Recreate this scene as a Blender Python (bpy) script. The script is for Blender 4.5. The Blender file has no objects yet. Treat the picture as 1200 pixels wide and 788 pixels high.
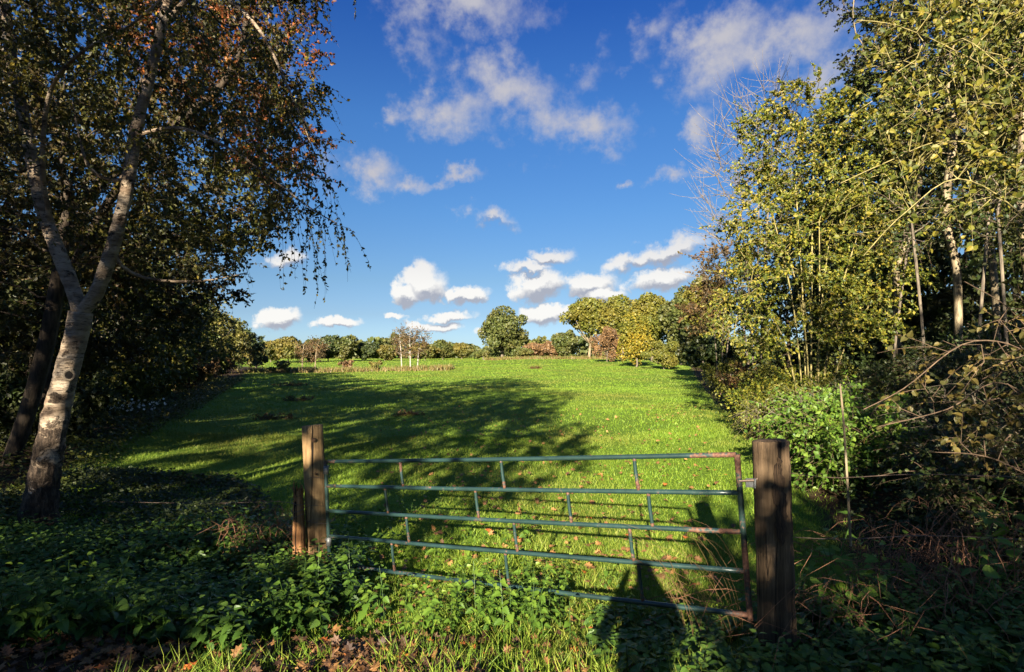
import bpy, math, random
import numpy as np
from mathutils import Vector

SC = bpy.context.scene
COL = SC.collection
F = 640.0            # focal length in photo pixels (1200 wide)
HOR = 415.0          # horizon row in the photo
EYE = 1.7
SUN_AZ = math.radians(193.8)
SUN_EL = math.radians(19.7)

# ------------------------------------------------------------------ helpers
def sstep(a, b, x):
    t = np.clip((np.asarray(x, float) - a) / (b - a), 0, 1)
    return t * t * (3 - 2 * t)

def hgt(x, y):
    """height of the ground sheet"""
    x = np.asarray(x, float); y = np.asarray(y, float)
    h = -0.42 * sstep(1.9, 5.0, y)
    h = h - 0.08 * np.exp(-((x + 1.6) ** 2 + (y - 5.4) ** 2) / 1.2)
    h = h + 0.30 * sstep(2.0, 5.0, x) * (1 - sstep(14, 24, y))
    h = h + 0.25 * sstep(5.5, 10, -x) * (1 - sstep(10, 22, y))
    h = h + 1.25 * sstep(30, 110, y) * sstep(-26, 6, x)
    h = h + 0.55 * sstep(70, 150, y) * (1 - sstep(-26, 6, x))
    near = np.exp(-((y - 8) / 30.0) ** 2)
    h = h + near * (0.030 * np.sin(1.3 * x + .7 * y) * np.sin(.9 * y - .4 * x) + 0.018 * np.sin(3.1 * x - 1.1 * y + 1) * np.sin(2.3 * y + .6 * x))
    return h

def gz(x, y): return float(hgt(x, y))
def W(px, py, d): return np.array([(px - 600) / F * d, d, EYE + (HOR - py) / F * d])
def wx(px, d): return (px - 600) / F * d

def nrm(v):
    return v / np.maximum(np.linalg.norm(v, axis=-1, keepdims=True), 1e-9)

class G:
    """collects polygons and links them as ONE mesh object"""
    def __init__(s): s.V = []; s.P = []; s.n = 0
    def add(s, V, Fs, rnd=0.0, mi=0):
        V = np.asarray(V, float).reshape(-1, 3)
        s.V.append(V)
        for f in Fs:
            f = np.asarray(f, np.int64)
            if f.size == 0: continue
            r = np.broadcast_to(np.asarray(rnd, float), (len(f),)) if np.ndim(rnd) == 0 or len(np.atleast_1d(rnd)) == len(f) else np.repeat(np.asarray(rnd), len(f) // len(rnd))
            s.P.append((f + s.n, r, mi))
        s.n += len(V)
    def build(s, name, mats, parent=None, org=(0, 0, 0), smooth=False):
        if not isinstance(mats, (list, tuple)): mats = [mats]
        me = bpy.data.meshes.new(name)
        V = np.concatenate(s.V) - np.asarray(org, float) if s.V else np.zeros((0, 3))
        me.vertices.add(len(V)); me.vertices.foreach_set('co', V.astype(np.float32).ravel())
        tot = np.concatenate([np.full(len(f), f.shape[1]) for f, r, m in s.P])
        idx = np.concatenate([f.ravel() for f, r, m in s.P])
        rnd = np.concatenate([r for f, r, m in s.P])
        mi = np.concatenate([np.full(len(f), m) for f, r, m in s.P])
        st = np.concatenate([[0], np.cumsum(tot)[:-1]])
        me.loops.add(len(idx)); me.loops.foreach_set('vertex_index', idx.astype(np.int32))
        me.polygons.add(len(tot))
        me.polygons.foreach_set('loop_start', st.astype(np.int32))
        me.polygons.foreach_set('loop_total', tot.astype(np.int32))
        me.polygons.foreach_set('material_index', mi.astype(np.int32))
        me.polygons.foreach_set('use_smooth', np.full(len(tot), smooth))
        a = me.attributes.new('rnd', 'FLOAT', 'FACE'); a.data.foreach_set('value', rnd.astype(np.float32))
        for m in mats: me.materials.append(m)
        me.update(calc_edges=True)
        o = bpy.data.objects.new(name, me); COL.objects.link(o)
        if parent is not None: o.parent = parent
        return o

def tag(o, label, cat=None, group=None, kind=None):
    if label: o['label'] = label
    if cat: o['category'] = cat
    if group: o['group'] = group
    if kind: o['kind'] = kind
    return o

def thing(name, label, cat, loc=(0, 0, 0), group=None):
    o = bpy.data.objects.new(name, None); COL.objects.link(o)
    o.location = tuple(float(c) for c in loc); o.empty_display_size = .1
    return tag(o, label, cat, group)

# ---- tubes -----------------------------------------------------------
def tubes(g, P, R, sides=5, rnd=0.0, mi=0, cap=False):
    """P (N,m,3), R (N,m)"""
    P = np.asarray(P, float); R = np.asarray(R, float)
    N, m, _ = P.shape
    if N == 0: return
    T = np.empty_like(P)
    T[:, 1:-1] = P[:, 2:] - P[:, :-2]; T[:, 0] = P[:, 1] - P[:, 0]; T[:, -1] = P[:, -1] - P[:, -2]
    T = nrm(T)
    main = nrm(P[:, -1] - P[:, 0])
    ref = np.where(np.abs(main[:, 2:3]) > .8, np.array([[1., 0.13, 0]]), np.array([[0.07, 0., 1]]))
    U = nrm(np.cross(T, ref[:, None, :])); Vv = np.cross(T, U)
    a = np.arange(sides) / sides * 2 * math.pi
    ring = P[:, :, None, :] + R[:, :, None, None] * (np.cos(a)[None, None, :, None] * U[:, :, None, :] + np.sin(a)[None, None, :, None] * Vv[:, :, None, :])
    i = np.arange(N)[:, None, None] * m * sides
    j = np.arange(m - 1)[None, :, None] * sides
    k = np.arange(sides)[None, None, :]
    k2 = (k + 1) % sides
    f = np.stack([i + j + k, i + j + k2, i + j + sides + k2, i + j + sides + k], -1).reshape(-1, 4)
    fs = [f]
    if cap:
        b = np.arange(N)[:, None] * m * sides
        fs.append(b + np.arange(sides)[None, ::-1]); fs.append(b + (m - 1) * sides + np.arange(sides)[None, :])
    g.add(ring.reshape(-1, 3), fs, rnd, mi)

def tube1(g, pts, rad, sides=8, rnd=0.0, mi=0, cap=True):
    pts = np.asarray(pts, float)
    rad = np.broadcast_to(np.asarray(rad, float), (len(pts),))
    tubes(g, pts[None], rad[None], sides, rnd, mi, cap)

def resample(pts, step):
    pts = np.asarray(pts, float)
    # catmull-rom smoothing then even steps
    q = [pts[0]]
    n = len(pts)
    for i in range(n - 1):
        p0 = pts[max(i - 1, 0)]; p1 = pts[i]; p2 = pts[i + 1]; p3 = pts[min(i + 2, n - 1)]
        for t in np.linspace(0, 1, 9)[1:]:
            q.append(.5 * ((2 * p1) + (-p0 + p2) * t + (2 * p0 - 5 * p1 + 4 * p2 - p3) * t * t + (-p0 + 3 * p1 - 3 * p2 + p3) * t ** 3))
    q = np.array(q)
    L = np.concatenate([[0], np.cumsum(np.linalg.norm(np.diff(q[:, :3], axis=0), axis=1))])
    k = max(2, int(round(L[-1] / step)) + 1)
    s = np.linspace(0, L[-1], k)
    return np.stack([np.interp(s, L, q[:, c]) for c in range(q.shape[1])], 1)

# ---- leaves ----------------------------------------------------------
# templates: x = across, y = along, z = up
T_RHOMB = (np.array([[0, 0, 0], [-.32, .45, .07], [0, 1, 0], [.32, .45, .07]]), [np.array([[0, 2, 1], [0, 3, 2]])])
_y = [0, .18, .5, .8, 1.0]; _w = [.02, .30, .33, .16, .0]; _d = [0, .02, .0, -.06, -.16]
def _lens(w, lift=.10):
    v = []; 
    for yy, ww, dd in zip(_y, w, _d): v += [[-ww, yy, dd + lift * (ww > .1)], [0, yy, dd], [ww, yy, dd + lift * (ww > .1)]]
    f = []
    for i in range(4):
        a = 3 * i; f += [[a, a + 1, a + 4, a + 3], [a + 1, a + 2, a + 5, a + 4]]
    return (np.array(v), [np.array(f)])
T_LENS = _lens([.02, .30, .33, .16, .004])
T_HEART = _lens([.10, .40, .34, .17, .004], .07)
def _nettle():
    ys = [0, .06, .14, .20, .29, .36, .46, .53, .63, .70, .80, .87, 1.0]; ws = [.03, .22, .33, .29, .36, .28, .32, .22, .25, .15, .15, .06, .003]
    v = []
    for y, w in zip(ys, ws):
        d = -.20 * y * y; v += [[-w, y + .02, d + .22 * w], [0, y, d], [w, y + .02, d + .22 * w]]
    f = []
    for i in range(12):
        a = 3 * i; f += [[a, a + 1, a + 4, a + 3], [a + 1, a + 2, a + 5, a + 4]]
    return (np.array(v), [np.array(f)])
T_NETTLE = _nettle()
T_BLADE = (np.array([[-.5, 0, 0], [.5, 0, 0], [.36, .5, .06], [-.36, .5, .06], [0, 1, .34]]), [np.array([[0, 1, 2, 3]]), np.array([[3, 2, 4]])])
T_CLUMP = (np.array([[0, -.5, 0], [.45, -.15, .1], [.3, .45, -.05], [-.2, .5, .12], [-.5, .05, -.08]]), [np.array([[0, 1, 2, 3, 4]])])
def _lobed():
    pts = [(0, 0), (.07, .12), (.30, .16), (.16, .30), (.42, .46), (.17, .52), (.30, .78), (.10, .76), (0, 1)]
    mid = [(0, y) for y in (0, .12, .2, .32, .45, .55, .70, .8, 1)]
    v = []
    for (x, y), (mx, my) in zip(pts, mid):
        z = .10 * abs(x) / .42 + .10 * math.sin(y * 5)
        v += [[-x, y, z], [0, my, .05 * math.sin(my * 5)], [x, y, z * .4 - .03]]
    f = []
    for i in range(8):
        a = 3 * i; f += [[a, a + 1, a + 4, a + 3], [a + 1, a + 2, a + 5, a + 4]]
    return (np.array(v), [np.array(f)])
T_LOBED = _lobed()

def leaves(g, P, A, Nn, S, tmpl, rnd, mi=0, wid=None):
    """instance a leaf template: base P, long axis A, normal Nn, size S"""
    T, fs = tmpl
    P = np.asarray(P, float); n = len(P)
    if n == 0: return
    A = nrm(np.asarray(A, float)); B = nrm(np.cross(A, Nn)); C = np.cross(B, A)
    S = np.broadcast_to(np.asarray(S, float), (n,))
    w = np.ones(n) if wid is None else np.broadcast_to(wid, (n,))
    V = P[:, None] + S[:, None, None] * (T[None, :, 0:1] * B[:, None] * w[:, None, None] + T[None, :, 1:2] * A[:, None] + T[None, :, 2:3] * C[:, None])
    k = len(T)
    off = (np.arange(n) * k)[:, None, None]
    s0 = g.n
    g.V.append(V.reshape(-1, 3)); g.n += n * k
    rnd = np.broadcast_to(np.asarray(rnd, float), (n,))
    for f in fs:
        ff = (f[None] + off).reshape(-1, f.shape[1]) + s0
        g.P.append((ff, np.repeat(rnd, len(f)), mi))

# ---- skeletons (space colonisation) ----------------------------------
def in_ells(rng, ells, n):
    vol = np.array([e[3] * e[4] * e[5] for e in ells]); vol = vol ** .8
    c = rng.choice(len(ells), n, p=vol / vol.sum())
    d = nrm(rng.normal(size=(n, 3))); r = rng.random(n) ** (1 / 2.4)
    E = np.array(ells)
    return E[c, :3] + d * r[:, None] * E[c, 3:6]

def colonize(rng, att, init, step, infl, kill, iters=120, grav=0.0, jit=.25, maxn=5000):
    """init: list of polylines (arrays) each starting at a root or at an existing node"""
    pos = []; par = []
    for pl, p0 in init:
        prev = p0
        for q in pl:
            pos.append(np.array(q, float)); par.append(prev); prev = len(pos) - 1
    ninit = len(pos)
    pos = np.array(pos); par = list(par)
    Pn = np.zeros((maxn + 2000, 3)); Pn[:ninit] = pos; n = ninit
    D = np.linalg.norm(att[:, None] - pos[None], axis=2)
    near = D.argmin(1); dist = D.min(1); alive = np.ones(len(att), bool)
    for it in range(iters):
        alive &= dist > kill
        act = alive & (dist < infl)
        if not act.any():
            if not alive.any(): break
            # reach out for the nearest ones
            ia = np.where(alive)[0]; act = np.zeros(len(att), bool); act[ia[dist[ia].argsort()[:6]]] = True
        ids = near[act]; dv = nrm(att[act] - Pn[ids])
        u, inv = np.unique(ids, return_inverse=True)
        s = np.zeros((len(u), 3)); np.add.at(s, inv, dv)
        s = nrm(s) + rng.normal(size=s.shape) * jit; s[:, 2] += grav
        new = Pn[u] + step * nrm(s)
        k = len(new)
        if n + k > maxn: break
        Pn[n:n + k] = new; par += list(u)
        ia = np.where(alive)[0]
        Dn = np.linalg.norm(att[ia][:, None] - new[None], axis=2)
        j = Dn.argmin(1); dm = Dn[np.arange(len(ia)), j]
        up = dm < dist[ia]
        dist[ia[up]] = dm[up]; near[ia[up]] = n + j[up]
        # an attractor that keeps producing stalls: drop slow ones
        n += k
    return Pn[:n].copy(), np.array(par[:n], int), ninit

def skeleton(P, par, trunk_r, tip_r):
    n = len(P); tips = np.zeros(n); ch = np.zeros(n, int)
    for i in range(n):
        if par[i] >= 0: ch[par[i]] += 1
    tips[ch == 0] = 1
    for i in range(n - 1, -1, -1):
        if par[i] >= 0: tips[par[i]] += tips[i]
    e = math.log(trunk_r / tip_r) / math.log(max(tips[par < 0].max(), 2))
    return tips, tip_r * tips ** e

def chains(P, par, R, tips, rmin=0):
    n = len(P); kids = [[] for _ in range(n)]
    for i in range(n):
        if par[i] >= 0: kids[par[i]].append(i)
    out = []
    starts = [(i, -1) for i in range(n) if par[i] < 0]
    while starts:
        i, p = starts.pop()
        ch = [p] if p >= 0 else []
        while True:
            ch.append(i)
            ks = sorted(kids[i], key=lambda c: -tips[c])
            if not ks: break
            for c in ks[1:]: starts.append((c, i))
            i = ks[0]
        if len(ch) > 1: out.append(ch)
    return out

def bark_tubes(g, P, par, R, tips, sides, mi=0):
    by = {}
    for ch in chains(P, par, R, tips):
        by.setdefault(len(ch), []).append(ch)
    for L, cs in by.items():
        c = np.array(cs)
        RR = R[c].copy()
        RR[:, 0] = np.where(par[c[:, 0]] >= 0, np.minimum(RR[:, 0], RR[:, 1] * 1.25), RR[:, 0])
        tubes(g, P[c], RR, sides, 0.5, mi, False)

def twigs(rng, base, dirs, length, droop, m=4, spread=.6):
    d = nrm(dirs + rng.normal(size=dirs.shape) * spread)
    t = np.linspace(0, 1, m)
    L = np.broadcast_to(length, (len(base),))
    P = base[:, None] + d[:, None] * (t[None, :, None] * L[:, None, None])
    P[:, :, 2] -= droop * (t[None] ** 2) * L[:, None]
    return P

def leaf_on(rng, g, TP, q, size, tmpl, up=.5, droop=.2, spread=.9, t0=.15, off=.0, mi=0, rb=(0, 1)):
    """q leaves along every twig TP (N,m,3)"""
    N, m, _ = TP.shape
    t = t0 + (1 - t0) * rng.random((N, q)); x = t * (m - 1); i = np.clip(x.astype(int), 0, m - 2); fr = (x - i)[..., None]
    a = np.take_along_axis(TP, i[..., None].repeat(3, -1), 1); b = np.take_along_axis(TP, (i + 1)[..., None].repeat(3, -1), 1)
    p = (a * (1 - fr) + b * fr).reshape(-1, 3); ax = nrm(b - a).reshape(-1, 3)
    if off: p = p + rng.normal(size=p.shape) * off
    A = ax * .5 + rng.normal(size=p.shape) * spread; A[:, 2] -= droop
    Nn = rng.normal(size=p.shape) * .8; Nn[:, 2] += up
    S = size * (.65 + .7 * rng.random(len(p)))
    leaves(g, p, A, Nn, S, tmpl, rb[0] + (rb[1] - rb[0]) * rng.random(len(p)), mi)

# ------------------------------------------------------------------ materials
def mat(name):
    m = bpy.data.materials.new(name); m.use_nodes = True
    nt = m.node_tree; nt.nodes.clear()
    return m, nt, nt.nodes, nt.links

def ramp(nodes, cols, pos=None, interp='LINEAR'):
    r = nodes.new('ShaderNodeValToRGB'); r.color_ramp.interpolation = interp
    el = r.color_ramp.elements
    pos = pos or [i / max(len(cols) - 1, 1) for i in range(len(cols))]
    while len(el) < len(cols): el.new(0.5)
    for e, c, p in zip(el, cols, pos): e.position = p; e.color = (c[0], c[1], c[2], 1)
    return r

def leaf_mat(name, cols, trans=.3, rough=.5, spec=.3, clump=None, cscale=.8):
    """cols: ramp over the per-leaf random value; clump: second colour mixed in patches"""
    m, nt, N, L = mat(name)
    at = N.new('ShaderNodeAttribute'); at.attribute_name = 'rnd'
    r = ramp(N, cols); L.new(at.outputs['Fac'], r.inputs[0])
    col = r.outputs[0]
    if clump:
        tc = N.new('ShaderNodeTexCoord'); no = N.new('ShaderNodeTexNoise'); no.inputs['Scale'].default_value = cscale; no.inputs['Detail'].default_value = 3
        L.new(tc.outputs['Object'], no.inputs['Vector'])
        mr = N.new('ShaderNodeMapRange'); mr.inputs[1].default_value = .42; mr.inputs[2].default_value = .62; L.new(no.outputs[0], mr.inputs[0])
        mx = N.new('ShaderNodeMix'); mx.data_type = 'RGBA'; L.new(mr.outputs[0], mx.inputs[0]); L.new(col, mx.inputs[6])
        r2 = ramp(N, clump); L.new(at.outputs['Fac'], r2.inputs[0]); L.new(r2.outputs[0], mx.inputs[7])
        col = mx.outputs[2]
    b = N.new('ShaderNodeBsdfPrincipled'); b.inputs['Roughness'].default_value = rough; b.inputs['Specular IOR Level'].default_value = spec
    L.new(col, b.inputs['Base Color'])
    out = N.new('ShaderNodeOutputMaterial')
    if trans > 0:
        t = N.new('ShaderNodeBsdfTranslucent'); L.new(col, t.inputs[0])
        ms = N.new('ShaderNodeMixShader'); ms.inputs[0].default_value = trans
        L.new(b.outputs[0], ms.inputs[1]); L.new(t.outputs[0], ms.inputs[2]); L.new(ms.outputs[0], out.inputs[0])
    else: L.new(b.outputs[0], out.inputs[0])
    return m

def bark_mat(name, c1, c2, scale=(6, 6, 1.2), bump=.6, rough=.85, c3=None):
    m, nt, N, L = mat(name)
    tc = N.new('ShaderNodeTexCoord'); mp = N.new('ShaderNodeMapping'); mp.inputs['Scale'].default_value = scale
    L.new(tc.outputs['Object'], mp.inputs[0])
    no = N.new('ShaderNodeTexNoise'); no.inputs['Scale'].default_value = 3; no.inputs['Detail'].default_value = 7; no.inputs['Roughness'].default_value = .65
    L.new(mp.outputs[0], no.inputs['Vector'])
    cs = [c1, c2] if c3 is None else [c1, c2, c3]
    r = ramp(N, cs, [.35, .68] if c3 is None else [.33, .55, .7]); L.new(no.outputs[0], r.inputs[0])
    b = N.new('ShaderNodeBsdfPrincipled'); b.inputs['Roughness'].default_value = rough; b.inputs['Specular IOR Level'].default_value = .2
    L.new(r.outputs[0], b.inputs['Base Color'])
    bu = N.new('ShaderNodeBump'); bu.inputs['Strength'].default_value = bump; bu.inputs['Distance'].default_value = .03
    L.new(no.outputs[0], bu.inputs['Height']); L.new(bu.outputs[0], b.inputs['Normal'])
    out = N.new('ShaderNodeOutputMaterial'); L.new(b.outputs[0], out.inputs[0])
    return m

def birch_mat():
    m, nt, N, L = mat('birch_bark')
    tc = N.new('ShaderNodeTexCoord')
    def noise(sc, detail, rough=.6, dist=0):
        mp = N.new('ShaderNodeMapping'); mp.inputs['Scale'].default_value = sc; L.new(tc.outputs['Object'], mp.inputs[0])
        n = N.new('ShaderNodeTexNoise'); n.inputs['Scale'].default_value = 1; n.inputs['Detail'].default_value = detail; n.inputs['Roughness'].default_value = rough; n.inputs['Distortion'].default_value = dist
        L.new(mp.outputs[0], n.inputs['Vector']); return n.outputs[0]
    def mx_(f, a, b):
        x = N.new('ShaderNodeMix'); x.data_type = 'RGBA'; L.new(f, x.inputs[0]); L.new(a, x.inputs[6]); L.new(b, x.inputs[7]); return x.outputs[2]
    def mr_(v, a, b, c=0, d=1):
        r = N.new('ShaderNodeMapRange'); L.new(v, r.inputs[0])
        for i, q in enumerate((a, b, c, d)): r.inputs[i + 1].default_value = q
        return r.outputs[0]
    lent = noise((14, 14, 95), 3, .55)            # short dark lenticels
    patch = noise((4.2, 4.2, 4.6), 6, .68, .6)    # dark scabs
    fis = noise((26, 26, 7), 7, .72, .4)          # fissures
    tint = noise((3, 3, 9), 5, .6)
    cream = ramp(N, [(.13, .088, .055), (.26, .195, .13), (.36, .29, .21)], [.34, .5, .66]); L.new(tint, cream.inputs[0])
    dk = ramp(N, [(.012, .009, .006), (.05, .034, .022), (.15, .11, .075)], [.38, .5, .68]); L.new(fis, dk.inputs[0])
    lc = N.new('ShaderNodeRGB'); lc.outputs[0].default_value = (.06, .04, .028, 1)
    c1 = mx_(mr_(lent, .60, .66), cream.outputs[0], lc.outputs[0])
    sep = N.new('ShaderNodeSeparateXYZ'); L.new(tc.outputs['Object'], sep.inputs[0])
    hb = mr_(sep.outputs[2], .3, 2.1, .20, -.03)
    ad = N.new('ShaderNodeMath'); L.new(patch, ad.inputs[0]); L.new(hb, ad.inputs[1])
    st = mr_(ad.outputs[0], .55, .60)
    col = mx_(st, c1, dk.outputs[0])
    b = N.new('ShaderNodeBsdfPrincipled'); b.inputs['Roughness'].default_value = .75; b.inputs['Specular IOR Level'].default_value = .2
    L.new(col, b.inputs['Base Color'])
    m2 = N.new('ShaderNodeMath'); m2.operation = 'MULTIPLY_ADD'; L.new(st, m2.inputs[0]); L.new(fis, m2.inputs[1]); L.new(mr_(lent, .5, .7, .18, 0), m2.inputs[2])
    bu = N.new('ShaderNodeBump'); bu.inputs['Strength'].default_value = 1.0; bu.inputs['Distance'].default_value = .05
    L.new(m2.outputs[0], bu.inputs['Height']); L.new(bu.outputs[0], b.inputs['Normal'])
    out = N.new('ShaderNodeOutputMaterial'); L.new(b.outputs[0], out.inputs[0])
    return m

def timber_mat(name, c1, c2, c3):
    """weathered post: long grain streaks and cracks"""
    m, nt, N, L = mat(name)
    tc = N.new('ShaderNodeTexCoord')
    mp = N.new('ShaderNodeMapping'); mp.inputs['Scale'].default_value = (16, 16, .9); L.new(tc.outputs['Object'], mp.inputs[0])
    n1 = N.new('ShaderNodeTexNoise'); n1.inputs['Scale'].default_value = 2.2; n1.inputs['Detail'].default_value = 8; n1.inputs['Roughness'].default_value = .7; n1.inputs['Distortion'].default_value = .5
    L.new(mp.outputs[0], n1.inputs['Vector'])
    n2 = N.new('ShaderNodeTexNoise'); n2.inputs['Scale'].default_value = 3.2; n2.inputs['Detail'].default_value = 4; L.new(tc.outputs['Object'], n2.inputs['Vector'])
    mp3 = N.new('ShaderNodeMapping'); mp3.inputs['Scale'].default_value = (34, 34, .8); L.new(tc.outputs['Object'], mp3.inputs[0])
    n3 = N.new('ShaderNodeTexNoise'); n3.inputs['Scale'].default_value = 1; n3.inputs['Detail'].default_value = 2; n3.inputs['Distortion'].default_value = .8; L.new(mp3.outputs[0], n3.inputs['Vector'])
    ck = N.new('ShaderNodeMapRange'); ck.inputs[1].default_value = .34; ck.inputs[2].default_value = .41; L.new(n3.outputs[0], ck.inputs[0])
    r = ramp(N, [c1, c2, c3], [.3, .5, .68]); L.new(n1.outputs[0], r.inputs[0])
    rk = N.new('ShaderNodeMix'); rk.data_type = 'RGBA'; L.new(ck.outputs[0], rk.inputs[0]); rk.inputs[6].default_value = (.012, .008, .005, 1); L.new(r.outputs[0], rk.inputs[7])
    r2 = ramp(N, [(.55, .5, .45), (1.15, 1.1, 1)], [.35, .62]); L.new(n2.outputs[0], r2.inputs[0])
    mx = N.new('ShaderNodeMix'); mx.data_type = 'RGBA'; mx.blend_type = 'MULTIPLY'; mx.inputs[0].default_value = 1
    L.new(rk.outputs[2], mx.inputs[6]); L.new(r2.outputs[0], mx.inputs[7])
    b = N.new('ShaderNodeBsdfPrincipled'); b.inputs['Roughness'].default_value = .85; b.inputs['Specular IOR Level'].default_value = .2
    L.new(mx.outputs[2], b.inputs['Base Color'])
    bu = N.new('ShaderNodeBump'); bu.inputs['Strength'].default_value = .8; bu.inputs['Distance'].default_value = .012
    hh = N.new('ShaderNodeMath'); L.new(n1.outputs[0], hh.inputs[0]); L.new(ck.outputs[0], hh.inputs[1]); L.new(hh.outputs[0], bu.inputs['Height']); L.new(bu.outputs[0], b.inputs['Normal'])
    out = N.new('ShaderNodeOutputMaterial'); L.new(b.outputs[0], out.inputs[0])
    return m

def gate_mat():
    m, nt, N, L = mat('gate_paint')
    tc = N.new('ShaderNodeTexCoord')
    n1 = N.new('ShaderNodeTexNoise'); n1.inputs['Scale'].default_value = 3.2; n1.inputs['Detail'].default_value = 8; n1.inputs['Roughness'].default_value = .68; L.new(tc.outputs['Object'], n1.inputs['Vector'])
    n2 = N.new('ShaderNodeTexNoise'); n2.inputs['Scale'].default_value = 60; n2.inputs['Detail'].default_value = 4; L.new(tc.outputs['Object'], n2.inputs['Vector'])
    ad = N.new('ShaderNodeMath'); ad.operation = 'MULTIPLY_ADD'; L.new(n2.outputs[0], ad.inputs[0]); ad.inputs[1].default_value = .22; L.new(n1.outputs[0], ad.inputs[2])
    at = N.new('ShaderNodeAttribute'); at.attribute_name = 'rnd'   # rnd > 0 near welds and on the rusty right end
    a2 = N.new('ShaderNodeMath'); L.new(ad.outputs[0], a2.inputs[0]); L.new(at.outputs['Fac'], a2.inputs[1])
    st = N.new('ShaderNodeMapRange'); st.inputs[1].default_value = .70; st.inputs[2].default_value = .76; L.new(a2.outputs[0], st.inputs[0])
    paint = ramp(N, [(.010, .022, .019), (.016, .038, .033), (.05, .07, .062)], [.35, .55, .72]); L.new(n1.outputs[0], paint.inputs[0])
    rust = ramp(N, [(.03, .013, .008), (.085, .034, .017), (.14, .07, .042)], [.3, .5, .7]); L.new(n2.outputs[0], rust.inputs[0])
    mx = N.new('ShaderNodeMix'); mx.data_type = 'RGBA'; L.new(st.outputs[0], mx.inputs[0]); L.new(paint.outputs[0], mx.inputs[6]); L.new(rust.outputs[0], mx.inputs[7])
    b = N.new('ShaderNodeBsdfPrincipled'); L.new(mx.outputs[2], b.inputs['Base Color'])
    ro = N.new('ShaderNodeMapRange'); ro.inputs[3].default_value = .34; ro.inputs[4].default_value = .8; L.new(st.outputs[0], ro.inputs[0]); L.new(ro.outputs[0], b.inputs['Roughness'])
    bu = N.new('ShaderNodeBump'); bu.inputs['Strength'].default_value = .25; bu.inputs['Distance'].default_value = .004; L.new(n2.outputs[0], bu.inputs['Height']); L.new(bu.outputs[0], b.inputs['Normal'])
    out = N.new('ShaderNodeOutputMaterial'); L.new(b.outputs[0], out.inputs[0])
    return m

def plain(name, c, rough=.8, spec=.2, metal=0, var=.3, scale=20):
    m, nt, N, L = mat(name)
    tc = N.new('ShaderNodeTexCoord'); n = N.new('ShaderNodeTexNoise'); n.inputs['Scale'].default_value = scale; n.inputs['Detail'].default_value = 4; L.new(tc.outputs['Object'], n.inputs['Vector'])
    r = ramp(N, [tuple(x * (1 - var) for x in c), tuple(min(1, x * (1 + var)) for x in c)], [.35, .65]); L.new(n.outputs[0], r.inputs[0])
    b = N.new('ShaderNodeBsdfPrincipled'); b.inputs['Roughness'].default_value = rough; b.inputs['Specular IOR Level'].default_value = spec; b.inputs['Metallic'].default_value = metal
    L.new(r.outputs[0], b.inputs['Base Color'])
    out = N.new('ShaderNodeOutputMaterial'); L.new(b.outputs[0], out.inputs[0])
    return m

def ground_mat():
    m, nt, N, L = mat('meadow_ground')
    tc = N.new('ShaderNodeTexCoord')
    def noise(s, d=5, r=.6):
        n = N.new('ShaderNodeTexNoise'); n.inputs['Scale'].default_value = s; n.inputs['Detail'].default_value = d; n.inputs['Roughness'].default_value = r; L.new(tc.outputs['Object'], n.inputs['Vector']); return n.outputs[0]
    n1 = noise(.25); n2 = noise(9, 6, .7); n3 = noise(40, 4)
    g = ramp(N, [(.040, .075, .008), (.085, .15, .012), (.15, .22, .02)], [.3, .5, .7]); L.new(n2, g.inputs[0])
    g2 = ramp(N, [(.060, .10, .010), (.14, .20, .018)], [.35, .65]); L.new(n1, g2.inputs[0])
    mx = N.new('ShaderNodeMix'); mx.data_type = 'RGBA'; mx.inputs[0].default_value = .5; L.new(g.outputs[0], mx.inputs[6]); L.new(g2.outputs[0], mx.inputs[7])
    soil = ramp(N, [(.012, .008, .005), (.040, .024, .013), (.075, .045, .02)], [.3, .5, .7]); L.new(n3, soil.inputs[0])
    at = N.new('ShaderNodeAttribute'); at.attribute_name = 'soil'
    a2 = N.new('ShaderNodeMath'); a2.operation = 'MULTIPLY_ADD'; L.new(n2, a2.inputs[0]); a2.inputs[1].default_value = .8; 
    a3 = N.new('ShaderNodeMath'); a3.operation = 'ADD'; L.new(at.outputs['Fac'], a3.inputs[0]); a3.inputs[1].default_value = -.4; L.new(a3.outputs[0], a2.inputs[2])
    st = N.new('ShaderNodeMapRange'); st.inputs[1].default_value = .35; st.inputs[2].default_value = .65; L.new(a2.outputs[0], st.inputs[0])
    m2 = N.new('ShaderNodeMix'); m2.data_type = 'RGBA'; L.new(st.outputs[0], m2.inputs[0]); L.new(mx.outputs[2], m2.inputs[6]); L.new(soil.outputs[0], m2.inputs[7])
    b = N.new('ShaderNodeBsdfPrincipled'); b.inputs['Roughness'].default_value = .9; b.inputs['Specular IOR Level'].default_value = .1
    L.new(m2.outputs[2], b.inputs['Base Color'])
    bu = N.new('ShaderNodeBump'); bu.inputs['Strength'].default_value = .7; bu.inputs['Distance'].default_value = .05; L.new(n2, bu.inputs['Height']); L.new(bu.outputs[0], b.inputs['Normal'])
    out = N.new('ShaderNodeOutputMaterial'); L.new(b.outputs[0], out.inputs[0])
    return m

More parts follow.
